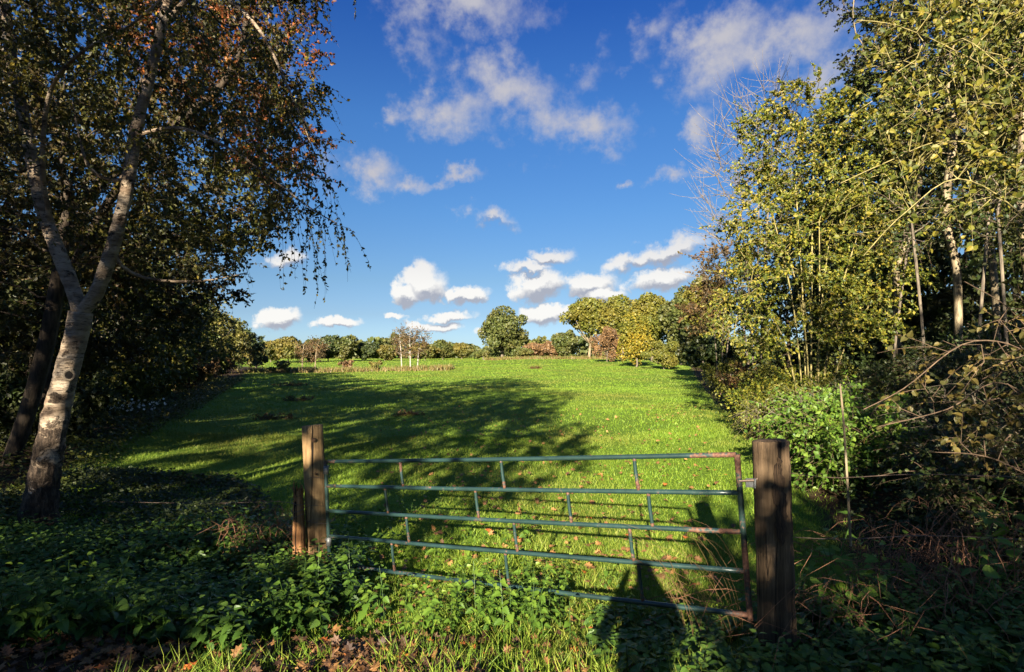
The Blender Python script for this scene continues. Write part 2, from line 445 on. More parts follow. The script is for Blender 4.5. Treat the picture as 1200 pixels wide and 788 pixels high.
M = {}
M['birch'] = birch_mat()
M['bark_dark'] = bark_mat('dark_bark', (.012, .009, .006), (.07, .05, .032))
M['bark_grey'] = bark_mat('grey_bark', (.05, .04, .03), (.20, .16, .11))
M['bark_pale'] = bark_mat('pale_bark', (.05, .038, .022), (.22, .17, .10), c3=(.34, .28, .19))
M['bark_twig'] = bark_mat('twig_bark', (.05, .032, .02), (.15, .10, .06))
M['bark_hazel'] = bark_mat('hazel_bark', (.10, .085, .03), (.34, .28, .11))
M['bark_white'] = bark_mat('white_bark', (.16, .13, .10), (.45, .41, .35))
M['lf_birch'] = leaf_mat('birch_leaves', [(.030, .038, .008), (.065, .066, .011), (.10, .09, .012), (.34, .24, .02)], .3, clump=[(.018, .024, .007), (.040, .042, .010), (.085, .07, .012)])
M['lf_oak_dark'] = leaf_mat('dark_oak_leaves', [(.022, .031, .008), (.046, .056, .011), (.085, .080, .014)], .22, clump=[(.040, .026, .008), (.075, .045, .012)], cscale=.5)
M['lf_rust'] = leaf_mat('rust_leaves', [(.045, .026, .010), (.11, .038, .012), (.22, .06, .014), (.38, .12, .018)], .35, clump=[(.022, .028, .009), (.055, .052, .011), (.11, .08, .013)])
M['lf_hedge'] = leaf_mat('hedge_leaves', [(.034, .052, .010), (.070, .088, .014), (.12, .13, .018)], .24, clump=[(.075, .062, .012), (.15, .11, .017)], cscale=.35)
M['lf_hazel'] = leaf_mat('hazel_leaves', [(.035, .055, .009), (.085, .11, .012), (.16, .17, .018), (.27, .235, .026)], .3, clump=[(.03, .055, .010), (.12, .13, .014), (.30, .22, .028)], cscale=.7)
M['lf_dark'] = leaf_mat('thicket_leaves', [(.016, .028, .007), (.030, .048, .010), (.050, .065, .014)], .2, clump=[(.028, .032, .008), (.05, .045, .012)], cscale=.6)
M['lf_bright'] = leaf_mat('bright_leaves', [(.05, .105, .014), (.095, .17, .018), (.16, .23, .028)], .35)
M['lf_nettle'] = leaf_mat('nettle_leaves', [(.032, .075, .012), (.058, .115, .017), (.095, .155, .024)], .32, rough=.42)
M['lf_autumn'] = leaf_mat('autumn_leaves', [(.05, .055, .012), (.11, .09, .015), (.21, .15, .02), (.30, .18, .025)], .3, clump=[(.07, .075, .013), (.15, .13, .018)], cscale=1.2)
M['lf_over'] = leaf_mat('bough_leaves', [(.040, .055, .010), (.085, .095, .014), (.15, .145, .018), (.22, .17, .022)], .3)
M['lf_brownhazel'] = leaf_mat('turning_hazel_leaves', [(.045, .045, .012), (.09, .075, .016), (.16, .11, .03)], .25)
M['lf_brown'] = leaf_mat('brown_leaves', [(.045, .028, .012), (.10, .058, .022), (.16, .085, .028)], .25, clump=[(.075, .055, .016), (.12, .085, .022)], cscale=.5)
M['lf_fallen'] = leaf_mat('fallen_leaves', [(.035, .018, .010), (.085, .042, .019), (.16, .078, .026), (.30, .155, .05)], .12, rough=.6)
M['lf_orange'] = leaf_mat('orange_leaf', [(.34, .09, .018), (.44, .15, .03)], .15)
M['lf_yellow'] = leaf_mat('yellow_maple_leaves', [(.11, .11, .014), (.21, .165, .018), (.34, .23, .02)], .25, clump=[(.075, .095, .014), (.16, .15, .018)], cscale=.4)
M['lf_olive'] = leaf_mat('olive_leaves', [(.060, .072, .012), (.10, .108, .016), (.15, .14, .02)], .2, clump=[(.085, .08, .013), (.16, .13, .018)], cscale=.25)
M['lf_far'] = leaf_mat('far_green_leaves', [(.038, .052, .014), (.065, .080, .018), (.10, .105, .024)], .15, clump=[(.06, .06, .015), (.10, .09, .02)], cscale=.2)
M['lf_fardark'] = leaf_mat('far_dark_leaves', [(.022, .034, .012), (.040, .055, .016), (.065, .078, .02)], .15)
M['lf_farolive'] = leaf_mat('far_olive_leaves', [(.075, .068, .016), (.12, .10, .02), (.17, .125, .025)], .15, clump=[(.06, .07, .015), (.10, .10, .02)], cscale=.2)
M['lf_farbrown'] = leaf_mat('far_brown_leaves', [(.085, .052, .026), (.14, .08, .035), (.20, .11, .04)], .15)
M['lf_birchfar'] = leaf_mat('young_birch_leaves', [(.06, .045, .022), (.13, .075, .028), (.20, .11, .03)], .2, clump=[(.05, .045, .018), (.09, .075, .02)], cscale=.5)
M['grass'] = leaf_mat('meadow_grass', [(.066, .135, .013), (.120, .212, .017), (.185, .27, .022), (.28, .32, .045)], .3, rough=.55, spec=.25, clump=[(.085, .115, .016), (.165, .18, .026), (.27, .25, .055)], cscale=.2)
M['dry'] = leaf_mat('dry_grass', [(.12, .07, .03), (.24, .15, .065), (.36, .25, .12)], .2)
M['reed'] = leaf_mat('reed_grass', [(.11, .085, .03), (.19, .13, .045), (.09, .12, .02)], .2)
M['bramble'] = bark_mat('bramble_stem', (.10, .045, .025), (.26, .13, .07))
M['white_petals'] = plain('white_petals', (.75, .72, .66), .6)
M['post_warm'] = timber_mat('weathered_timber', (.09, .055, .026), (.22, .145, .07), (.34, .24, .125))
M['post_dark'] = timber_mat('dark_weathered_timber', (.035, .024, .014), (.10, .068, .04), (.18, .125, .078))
M['post_hollow'] = bark_mat('rotten_wood', (.014, .009, .006), (.10, .062, .034), (40, 40, 3))
M['stump'] = timber_mat('splintered_timber', (.08, .035, .014), (.22, .11, .045), (.36, .20, .09))
M['gate'] = gate_mat()
M['wire'] = plain('rusty_wire', (.13, .09, .065), .55, .4, .5)
M['galv'] = plain('galvanised_steel', (.12, .125, .12), .5, .4, .4)
M['knot'] = plain('dark_knot', (.03, .017, .009), .9)
M['black'] = plain('hollow', (.006, .005, .004), .95)  # near black colour stands for the shade inside the birch knot
M['cloth'] = plain('dark_jacket', (.03, .03, .035), .9)
M['skin'] = plain('skin', (.45, .28, .2), .5)
M['camera'] = plain('camera_body', (.015, .015, .015), .4)

# ------------------------------------------------------------------ ground
def build_ground():
    def axis(lo, hi, mid, n, k):
        t = np.linspace(-1, 1, n)
        s = np.sinh(k * t) / math.sinh(k)
        return np.where(s < 0, mid + s * (mid - lo), mid + s * (hi - mid))
    xs = axis(-2600, 2600, 0, 321, 8.2); ys = axis(-900, 3800, 6, 321, 8.2)
    X, Y = np.meshgrid(xs, ys)
    Z = hgt(X, Y)
    V = np.stack([X, Y, Z], -1).reshape(-1, 3)
    n = len(xs); i = np.arange(len(ys) - 1)[:, None] * n; j = np.arange(n - 1)[None]
    f = np.stack([i + j, i + j + 1, i + j + n + 1, i + j + n], -1).reshape(-1, 4)
    g = G(); g.add(V, [f])
    o = g.build('ground', ground_mat(), smooth=True)
    x, y = V[:, 0], V[:, 1]
    soil = soil_w(x, y)
    a = o.data.attributes.new('soil', 'FLOAT', 'POINT'); a.data.foreach_set('value', soil.astype(np.float32))
    tag(o, None, None, None, 'structure')

def soil_w(x, y):
    """1 where bare leafy soil lies (woodland floor, nettle bed, trodden gateway), 0 on the meadow"""
    left = sstep(-1.2, -2.2, x) if False else (1 - sstep(-3.2, -1.2, x)) * (1 - sstep(5.5, 7.5, y))
    edge = (1 - sstep(-0.5, 1.5, x + 7.5 + .42 * (y - 8))) * (y > 2) * (1 - sstep(80, 95, y))
    right = sstep(-.6, .8, x - (3.1 + .30 * (y - 5)))* (1 - sstep(80, 95, y))
    gatew = .92 * (1 - sstep(3.6, 4.3, y)) * (1 - sstep(1.0, 2.2, x)) * (1 - .75 * np.exp(-((x - .15) / .55) ** 2))
    return np.clip(np.maximum.reduce([left, edge, right, gatew]), 0, 1)

build_ground()

# ------------------------------------------------------------------ grass
def blades(g, rng, x, y, hgt_mean, w_mean, lean=.45, tmpl=T_BLADE, rb=(0, 1)):
    n = len(x)
    P = np.stack([x, y, hgt(x, y) - .005], 1)
    A = rng.normal(size=(n, 3)) * lean; A[:, 2] = 1
    Nn = rng.normal(size=(n, 3)); Nn[:, 2] *= .2
    S = hgt_mean * (.5 + rng.random(n))
    leaves(g, P, A, Nn, S, tmpl, rb[0] + (rb[1] - rb[0]) * rng.random(n), wid=(w_mean / np.maximum(S, 1e-4)) * (.6 + .8 * rng.random(n)))

def build_grass():
    rng = np.random.default_rng(5)
    g = G()
    def wedge(n, d0, d1, pw):
        d = (d0 ** pw + (d1 ** pw - d0 ** pw) * rng.random(n)) ** (1 / pw)
        x = (rng.random(n) * 1.96 - .98) * d
        return x, d
    # density follows the distance; taller, wider tufts far off
    for n, d0, d1, pw, h, w in ((60000, 2.7, 6, 2, .07, .006), (150000, 5.5, 14, 2, .062, .008), (160000, 13, 34, 2, .065, .016), (170000, 32, 75, 2, .07, .04), (130000, 72, 190, 2, .09, .11)):
        x, y = wedge(n, d0, d1, pw)
        cl = .5 + .5 * np.sin(1.7 * x + 2.3 * np.sin(.9 * y)) * np.sin(1.9 * y + 1.3 * np.sin(1.1 * x))
        keep = (rng.random(n) > soil_w(x, y) * 1.02) & (rng.random(n) < .55 + .45 * cl)
        x, y = x[keep], y[keep]; cl = cl[keep]
        blades(g, rng, x, y, h * (.75 + .5 * cl), w, rb=(0, 1) if d1 < 10 else (.15, .85) if d1 < 20 else (.28, .72))
    # long tufts round the gateway
    c = np.array([(rng.uniform(-.9, 1.3), rng.uniform(2.75, 4.6)) for _ in range(70)])
    c = np.concatenate([c, np.array([(rng.uniform(-2.2, 2.2), rng.uniform(2.75, 3.4)) for _ in range(60)]), np.array([(rng.uniform(-.6, 1.6), rng.uniform(4, 6)) for _ in range(60)])])
    x = np.repeat(c[:, 0], 30) + rng.normal(size=len(c) * 30) * .06; y = np.repeat(c[:, 1], 30) + rng.normal(size=len(c) * 30) * .06
    blades(g, rng, x, y, .14, .006, .6)
    tag(g.build('meadow_grass', M['grass']), 'short green meadow grass with longer tufts round the gateway', 'grass', None, 'stuff')
build_grass()

# ------------------------------------------------------------------ gate and posts
def rounded_post(path, rad, sides=20, square=.0, seed=0, slant=0.0):
    """returns V, faces of a tapered timber with a slightly irregular outline"""
    rng = np.random.default_rng(seed)
    path = np.asarray(path, float); m = len(path)
    a = np.arange(sides) / sides * 2 * math.pi
    base = 1 / np.maximum(np.abs(np.cos(a)), np.abs(np.sin(a))) * square + (1 - square)
    wob = 1 + .035 * np.sin(2 * a + rng.random() * 6) + .025 * np.sin(5 * a + rng.random() * 6)
    V = []
    for k in range(m):
        r = rad[k] * base * wob * (1 + .02 * rng.normal(size=sides))
        z = path[k, 2] + (slant * np.cos(a + .6) * rad[k] if k == m - 1 else 0)
        V.append(np.stack([path[k, 0] + r * np.cos(a), path[k, 1] + r * np.sin(a), np.broadcast_to(z, (sides,))], 1))
    V = np.concatenate(V)
    i = np.arange(m - 1)[:, None] * sides; j = np.arange(sides)[None]; j2 = (j + 1) % sides
    f = np.stack([i + j, i + j2, i + sides + j2, i + sides + j], -1).reshape(-1, 4)
    # bevelled top
    top = V[-sides:].copy(); c = top.mean(0); ins = c + (top - c) * .86; ins[:, 2] += rad[-1] * .07
    n0 = len(V); V = np.concatenate([V, ins])
    f2 = np.stack([n0 - sides + np.arange(sides), n0 - sides + (np.arange(sides) + 1) % sides, n0 + (np.arange(sides) + 1) % sides, n0 + np.arange(sides)], 1)
    cap = n0 + np.arange(sides)[None]
    return V, [f, f2, cap]

def lerp_path(a, b, n): return np.linspace(np.asarray(a, float), np.asarray(b, float), n)

def build_gateway():
    # left post (hinge side)
    DL, DR = 5.42, 3.42
    b = W(374.5, 655, DL); t = W(366, 499, DL); b[2] -= .15
    r = thing('gate_post', 'pale round wooden post with a dark knot at the hinge end of the gate', 'post', (b[0], b[1], gz(b[0], b[1])))
    g = G(); V, f = rounded_post(lerp_path(b, t, 16), np.linspace(.104, .096, 16), 24, .0, 3, .12); g.add(V, f)
    g.build('post', M['post_warm'], r, r.location, True)
    # two knots on the face towards the camera
    for (px, py, rr) in ((367.2, 516, .022), (370.5, 556, .012)):
        c = W(px, py, DL - .101)
        a = np.linspace(0, 2 * math.pi, 14, endpoint=False)
        g = G()
        ring = np.stack([c[0] + rr * np.cos(a), np.full(14, c[1] + .004), c[2] + rr * 1.1 * np.sin(a)], 1); g.add(np.concatenate([ring, [c - (0, .006, 0)]]), [np.stack([np.arange(14), np.full(14, 14), (np.arange(14) + 1) % 14], 1)])
        g.build('knot', M['knot'], r, r.location)
    # right post (latch side)
    b = W(912, 745, DR); t = W(902.5, 517, DR); b[2] -= .2
    r = thing('gate_post', 'thick dark squared wooden post with a rotten hollow beside the latch', 'post', (b[0], b[1], gz(b[0], b[1])))
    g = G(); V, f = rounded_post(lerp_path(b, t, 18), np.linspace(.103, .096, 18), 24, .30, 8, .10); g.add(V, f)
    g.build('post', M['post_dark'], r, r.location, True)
    # rotten strip and hole: a raised ragged sheet of dark wood following the face
    g = G(); rng = np.random.default_rng(4)
    zz = np.linspace(536, 640, 22)
    L = []
    for k, py in enumerate(zz):
        s = (py - 517) / 228
        cx = 902.5 + 9.5 * s
        wv = 17 * (1 - abs((py - 588) / 53) ** 5) * (.62 + .5 * rng.random()) if 538 < py < 638 else .5
        wv = max(wv, 1.0)
        mid = cx + 9 + rng.normal() * 1.2
        L.append([W(mid - wv * .45, py, DR - .1035), W(mid, py, DR - .1055), W(min(mid + wv * .45, cx + 17.5), py, DR - .098)])
    V = np.array(L).reshape(-1, 3); i = np.arange(21)[:, None] * 3; j = np.arange(2)[None]
    g.add(V, [np.stack([i + j, i + j + 3, i + j + 4, i + j + 1], -1).reshape(-1, 4)])
    g.build('rotten_hollow', M['post_hollow'], r, r.location)
    # nail
    # broken stump of an older post leaning on the left post
    b = W(351, 652, 5.30); t = W(349.5, 577, 5.30); b[2] -= .15
    r = thing('broken_post', 'short splintered reddish stub of an older post bound with wire', 'post', (b[0], b[1], gz(b[0], b[1])))
    g = G(); path = lerp_path(b, t, 10); V, f = rounded_post(path, np.linspace(.062, .055, 10) * np.array([1, 1.05, 1, .98, 1.03, 1, .95, .9, .85, .6]), 14, .3, 5, .9); g.add(V, f)
    for k in range(9):   # splinters
        a = k * .7; p = t + np.array([.035 * math.cos(a), .035 * math.sin(a), -.05])
        tube1(g, [p, p + (rng.normal(size=3) * .012 + (0, 0, .07)), p + (rng.normal(size=3) * .02 + (0, 0, rng.uniform(.09, .17)))], [.014, .009, .002], 4)
    g.build('post', M['stump'], r, r.location)
    # ---- the gate: five rails, two end stiles, staggered uprights
    O = W(863, 533, 3.45)                                        # top right corner
    DRv = (-1101 / F, 1.0, -141 / F); dv = np.array(DRv); t_len = .000852 * 3.45 * F
    U = dv * t_len                                               # right -> left along the gate
    def at(px, side):  # point on a line given the pixel column: solve for s along U
        pass
    down_r = W(878, 721, 3.45) - O; down_l = W(391, 661, 5.33) - W(386, 541, 5.33)
    def pt(s, v):                                                # s 0 right .. 1 left, v 0 top .. 1 bottom
        return (O + U * s) + (down_r * (1 - s) + down_l * s) * v
    def s_at(px, v):
        lo, hi = 0.0, 1.0
        for _ in range(40):
            m = (lo + hi) / 2; p = pt(m, v)
            if 600 + F * p[0] / p[1] > px: lo = m
            else: hi = m
        return lo
    vs = [0, .238, .482, .727, 1.0]
    root = thing('field_gate', 'long green painted tubular steel field gate of five rails with rust patches', 'gate', tuple(pt(1, 1)))
    rr = .0165
    def rail(name, p, q, rad, rust=(0, 0), n=28, sides=12):
        g = G(); path = lerp_path(p, q, n); path[:, 2] -= .006 * np.sin(np.linspace(0, math.pi, n))
        tubes(g, path[None], np.full((1, n), rad), sides, 0.0, 0, True)
        # rust attribute: per face, high near given ends
        nf = (n - 1) * sides; tt = np.repeat(np.linspace(0, 1, n - 1), sides)
        rw = rust[0] * np.exp(-tt / .03) + rust[1] * np.exp(-(1 - tt) / .03)
        if name == 'stile': rw = rw + rust[0] * .28
        f0, r0, m0 = g.P[0]; g.P[0] = (f0, rw, m0)
        return g.build(name, M['gate'], root, root.location, True)
    rail('top_rail', pt(0, 0), pt(1, 0), rr, (.15, .1))
    for v in vs[1:4]: rail('rail', pt(0, v), pt(1, v), rr, (.15 if .4 < v < .6 else .04, .08))
    rail('rail', pt(0, 1), pt(1, 1), rr, (.1, .1))
    o = rail('stile', pt(-.001, -.004), pt(-.001, 1.03), rr * 1.12, (.40, .05)); o['label'] = 'rusty upright at the latch end of the gate'
    rail('stile', pt(1.001, -.004), pt(1.001, 1.0), rr * 1.12, (.1, .1))
    ups = [(469, 0), (587, 0), (743, 0), (451.5, 1), (557, 1), (665, 1), (759.5, 1), (476, 2), (602, 2), (737.5, 2), (459, 3), (592, 3), (748, 3)]
    for px, k in ups:
        a, b = vs[k], vs[k + 1]; vm = (a + b) / 2
        s = s_at(px, a); s2 = s_at(px + 3.0 + 3.0 * (1 - s), b)
        g = G(); path = resample([pt(s, a), pt(s * .72 + s2 * .28, a * .5 + b * .5), pt(s2, b)], .03)
        tubes(g, path[None], np.full((1, len(path)), rr * .78), 10, 0.0, 0, True)
        n = len(path); tt = np.repeat(np.linspace(0, 1, n - 1), 10); f0, r0, m0 = g.P[0]
        g.P[0] = (f0, .2 * np.exp(-tt / .12) + .28 * np.exp(-(1 - tt) / .12), m0)
        g.build('upright', M['gate'], root, root.location, True)
    # hinges on the left post, small bands
    for v in (.08, .78):
        p = pt(1.0, v); q = W(384, 560, DL); q = np.array([q[0] - .02, DL - .02, p[2]])
        g = G(); tube1(g, lerp_path(p + (.0, -.0, 0), q, 4), .012, 8); tube1(g, [p + (0, 0, .04), p - (0, 0, .04)], .026, 12)
        g.build('hinge', M['galv'], root, root.location, True)
    # latch: galvanised bracket between gate and post
    lt = thing('gate_latch', 'small grey metal latch bracket on the gate side of the dark post', 'latch', tuple(W(884, 566, 3.42)))
    def box(g, c, sz):
        c = np.array(c); s = np.array(sz) / 2
        V = np.array([[x, y, z] for x in (-1, 1) for y in (-1, 1) for z in (-1, 1)]) * s + c
        g.add(V, [np.array([[0, 1, 3, 2], [4, 6, 7, 5], [0, 4, 5, 1], [2, 3, 7, 6], [0, 2, 6, 4], [1, 5, 7, 3]])])
    g = G(); c = W(879, 566, 3.42); box(g, c, (.055, .008, .055)); box(g, c + (.022, -.010, 0), (.010, .026, .060)); g.build('plate', M['galv'], lt, lt.location)
    g = G(); tube1(g, [W(866, 564, 3.43), W(884, 563, 3.41), W(890, 560, 3.40)], .008, 8); g.build('bolt', M['wire'], lt, lt.location)
    # binding wire round the left post and the stub
    w = thing('binding_wire', 'slack loops of rusty wire tied round the pale post and the stub', 'wire', tuple(W(372, 610, 5.3)))
    for py, tilt, rad in ((560, .02, .112), (592, .02, .113), (604, -.04, .155), (612, .07, .150)):
        a = np.linspace(0, 2 * math.pi, 40); c = W(371.5, py, DL)
        g = G(); tube1(g, np.stack([c[0] + rad * np.cos(a) + (.02 if rad > .12 else 0), c[1] + rad * np.sin(a), c[2] + tilt * np.cos(a + 1) + .012 * np.sin(3 * a)], 1), .0022, 5, 0, 0, False)
        g.build('loop', M['wire'], w, w.location)
    for py in (588, 596, 603):
        a = np.linspace(0, 2 * math.pi, 30); c = W(350, py, 5.30)
        g = G(); tube1(g, np.stack([c[0] + .066 * np.cos(a), c[1] + .066 * np.sin(a), c[2] + .02 * np.cos(a + py)], 1), .0028, 5, 0, 0, False)
        g.build('loop', M['wire'], w, w.location)
    def strand(label, pts, loc):
        g = G(); tube1(g, resample(pts, .08), .0024, 5, 0, 0, False)
        o = g.build('fence_wire', M['wire'], None, loc); o.location = tuple(loc); tag(o, label, 'wire')
    strand('thin fence wire running left from the stub through the nettles', [W(350, 592, 5.3), W(322, 588, 5.6), W(240, 590, 6.0), W(120, 588, 6.6)], W(350, 592, 5.3))
    strand('upper fence wire running right from the dark post into brambles', [W(916, 553, 3.36), W(980, 560, 3.5), W(1080, 556, 3.7), W(1230, 560, 3.9)], W(916, 553, 3.36))
    strand('lower fence wire running right from the dark post into brambles', [W(918, 629, 3.36), W(990, 632, 3.45), W(1090, 628, 3.6), W(1230, 634, 3.8)], W(918, 629, 3.36))
    # dead pale cane right of the dark post
    g = G(); tube1(g, resample([W(997, 640, 3.6), W(993, 565, 3.6), W(989, 500, 3.6), W(984.5, 450, 3.62)], .06), np.linspace(.009, .006, len(resample([W(997, 640, 3.6), W(993, 565, 3.6), W(989, 500, 3.6), W(984.5, 450, 3.62)], .06))), 7)
    loc = W(997, 640, 3.6); o = g.build('dead_stem', M['dry_stem'] if 'dry_stem' in M else M['bark_pale'], None, loc); o.location = tuple(loc)
    tag(o, 'single tall pale dead stem standing right of the dark gate post', 'plant stem')
build_gateway()

# ------------------------------------------------------------------ trees
def tree(name, label, cat, base, ells, leaf, bark, seed, trunk=None, trunk_r=.16, tip_r=.006, n_att=700, step=.3, tmax=3, ntw=2.0, tlen=.5, droop=.25, q=8, size=.06,
         tmpl=T_RHOMB, leaf_droop=.25, group=None, sides=7, twig_r=.003, twig=True, jit=.22, grav=.03, up=.4, kill=1.8, maxn=4500, tw_fn=None, off=.0, no_leaf=False, leafbits=None, iters=110, lseed=None):
    rng = np.random.default_rng(seed)
    bx, by = base; z0 = gz(bx, by)
    att = in_ells(rng, ells, n_att)
    if trunk is None:
        c = np.array(ells[0][:3]); hz = max(z0 + .4, ells[0][2] - ells[0][5] * .55)
        top = np.array([bx + (c[0] - bx) * .5, by + (c[1] - by) * .5, hz])
        trunk = [resample([[bx, by, z0 - .15], [bx + (c[0] - bx) * .15 + rng.normal() * .1, by, z0 + (hz - z0) * .5], top], step)]
    init = []
    cnt = 0
    ends = []
    for pl in trunk:
        pl = np.asarray(pl)[:, :3]
        if not init or np.linalg.norm(pl[0, :2] - [bx, by]) < .35 and abs(pl[0, 2] - z0) < .6: p0 = -1; body = pl
        else:
            allp = np.concatenate([b for b, _ in init]); p0 = int(np.linalg.norm(allp - pl[0], axis=1).argmin()); body = pl[1:]
        init.append((body, p0))
    P, par, ninit = colonize(rng, att, init, step, 1e9 if n_att < 200 else step * 14, step * kill, iters, grav, jit, maxn)
    tips, R = skeleton(P, par, trunk_r, tip_r)
    # prescribed radii for given trunks
    k = 0
    for pl in trunk: pass
    root = thing(name, label, cat, (bx, by, z0), group)
    g = G(); bark_tubes(g, P, par, R, tips, sides)
    g.build('trunk', M[bark], root, root.location, True)
    d = np.zeros_like(P); d[par >= 0] = nrm(P[par >= 0] - P[par[par >= 0]])
    sel = np.where((tips <= tmax) & (np.arange(len(P)) >= ninit))[0]
    rep = rng.poisson(ntw, len(sel)); sel = np.repeat(sel, rep)
    if len(sel) == 0: return root
    TP = twigs(rng, P[sel], d[sel], tlen * (.5 + rng.random(len(sel))), droop * (.6 + .8 * rng.random((len(sel), 1))), 4, .75)
    if tw_fn is not None: TP = tw_fn(rng, TP)
    if twig:
        g = G(); tubes(g, TP, np.linspace(twig_r, twig_r * .4, 4)[None].repeat(len(TP), 0), 3)
        g.build('twigs', M['bark_twig'] if bark not in ('bark_hazel',) else M[bark], root, root.location)
    if not no_leaf:
        g = G(); leaf_on(rng, g, TP, q, size, tmpl, up, leaf_droop, .8, .1, off)
        g.build('crown', M[leaf], root, root.location)
    return root

def E(px, py, d, rx, ry, rz):
    p = W(px, py, d); return (p[0], p[1], p[2], rx, ry, rz)

def shrub(name, label, cat, base, h, rad, leaf, bark, seed, stems=9, n_tw=700, tlen=.35, q=8, size=.05, tmpl=T_RHOMB, group=None, stem_r=.018, lean=.55, droop=.3, twig=True, up=.4, ry=None, lo=.15, no_leaf=False):
    """many-stemmed bush: arching stems from the ground, twigs, leaves"""
    rng = np.random.default_rng(seed); bx, by = base; z0 = gz(bx, by); ry = ry or rad
    root = thing(name, label, cat, (bx, by, z0), group)
    a = rng.random(stems) * 6.283; rr = np.sqrt(rng.random(stems))
    P = np.zeros((stems, 7, 3)); t = np.linspace(0, 1, 7)
    hx = h * (1.02 - .35 * rr ** 2) * (.8 + .3 * rng.random(stems))
    s0 = .25 * rr
    for k in range(7):
        s = s0 + (rr - s0) * t[k] ** 1.4
        P[:, k, 0] = bx + rad * s * np.cos(a) + rng.normal(size=stems) * .04 * rad * (k > 0)
        P[:, k, 1] = by + ry * s * np.sin(a) + rng.normal(size=stems) * .04 * rad * (k > 0)
        P[:, k, 2] = z0 - .05 + hx * (t[k] - .12 * t[k] ** 4)
    g = G(); tubes(g, P, stem_r * np.linspace(1, .25, 7)[None].repeat(stems, 0) * (.6 + .8 * rng.random((stems, 1))), 5)
    g.build('stems', M[bark], root, root.location, True)
    i = rng.integers(0, stems, n_tw); tt = lo + (1 - lo) * rng.random(n_tw) ** .75; x = tt * 6; j = np.clip(x.astype(int), 0, 5); f = (x - j)[:, None]
    b = P[i, j] * (1 - f) + P[i, j + 1] * f
    out = b - np.array([bx, by, z0 + h * .3]); dd = nrm(out * [1, 1, .6] + rng.normal(size=b.shape) * .5 * rad)
    TP = twigs(rng, b, dd, tlen * (.5 + rng.random(n_tw)), droop, 4, .5)
    TP[:, :, 2] = np.maximum(TP[:, :, 2], hgt(TP[:, :, 0], TP[:, :, 1]) + .02)
    if twig:
        g = G(); tubes(g, TP, np.array([.004, .003, .002, .001])[None].repeat(n_tw, 0) * max(1, h / 2.5), 3); g.build('twigs', M[bark], root, root.location)
    if not no_leaf:
        g = G(); leaf_on(rng, g, TP, q, size, tmpl, up, .2, .8, .1); g.build('foliage', M[leaf], root, root.location)
    return root

# ---- the birch on the left ----
def px_path(pts, step):
    """pts: (px, py, depth)"""
    return resample([W(a, b, c) for a, b, c in pts], step)

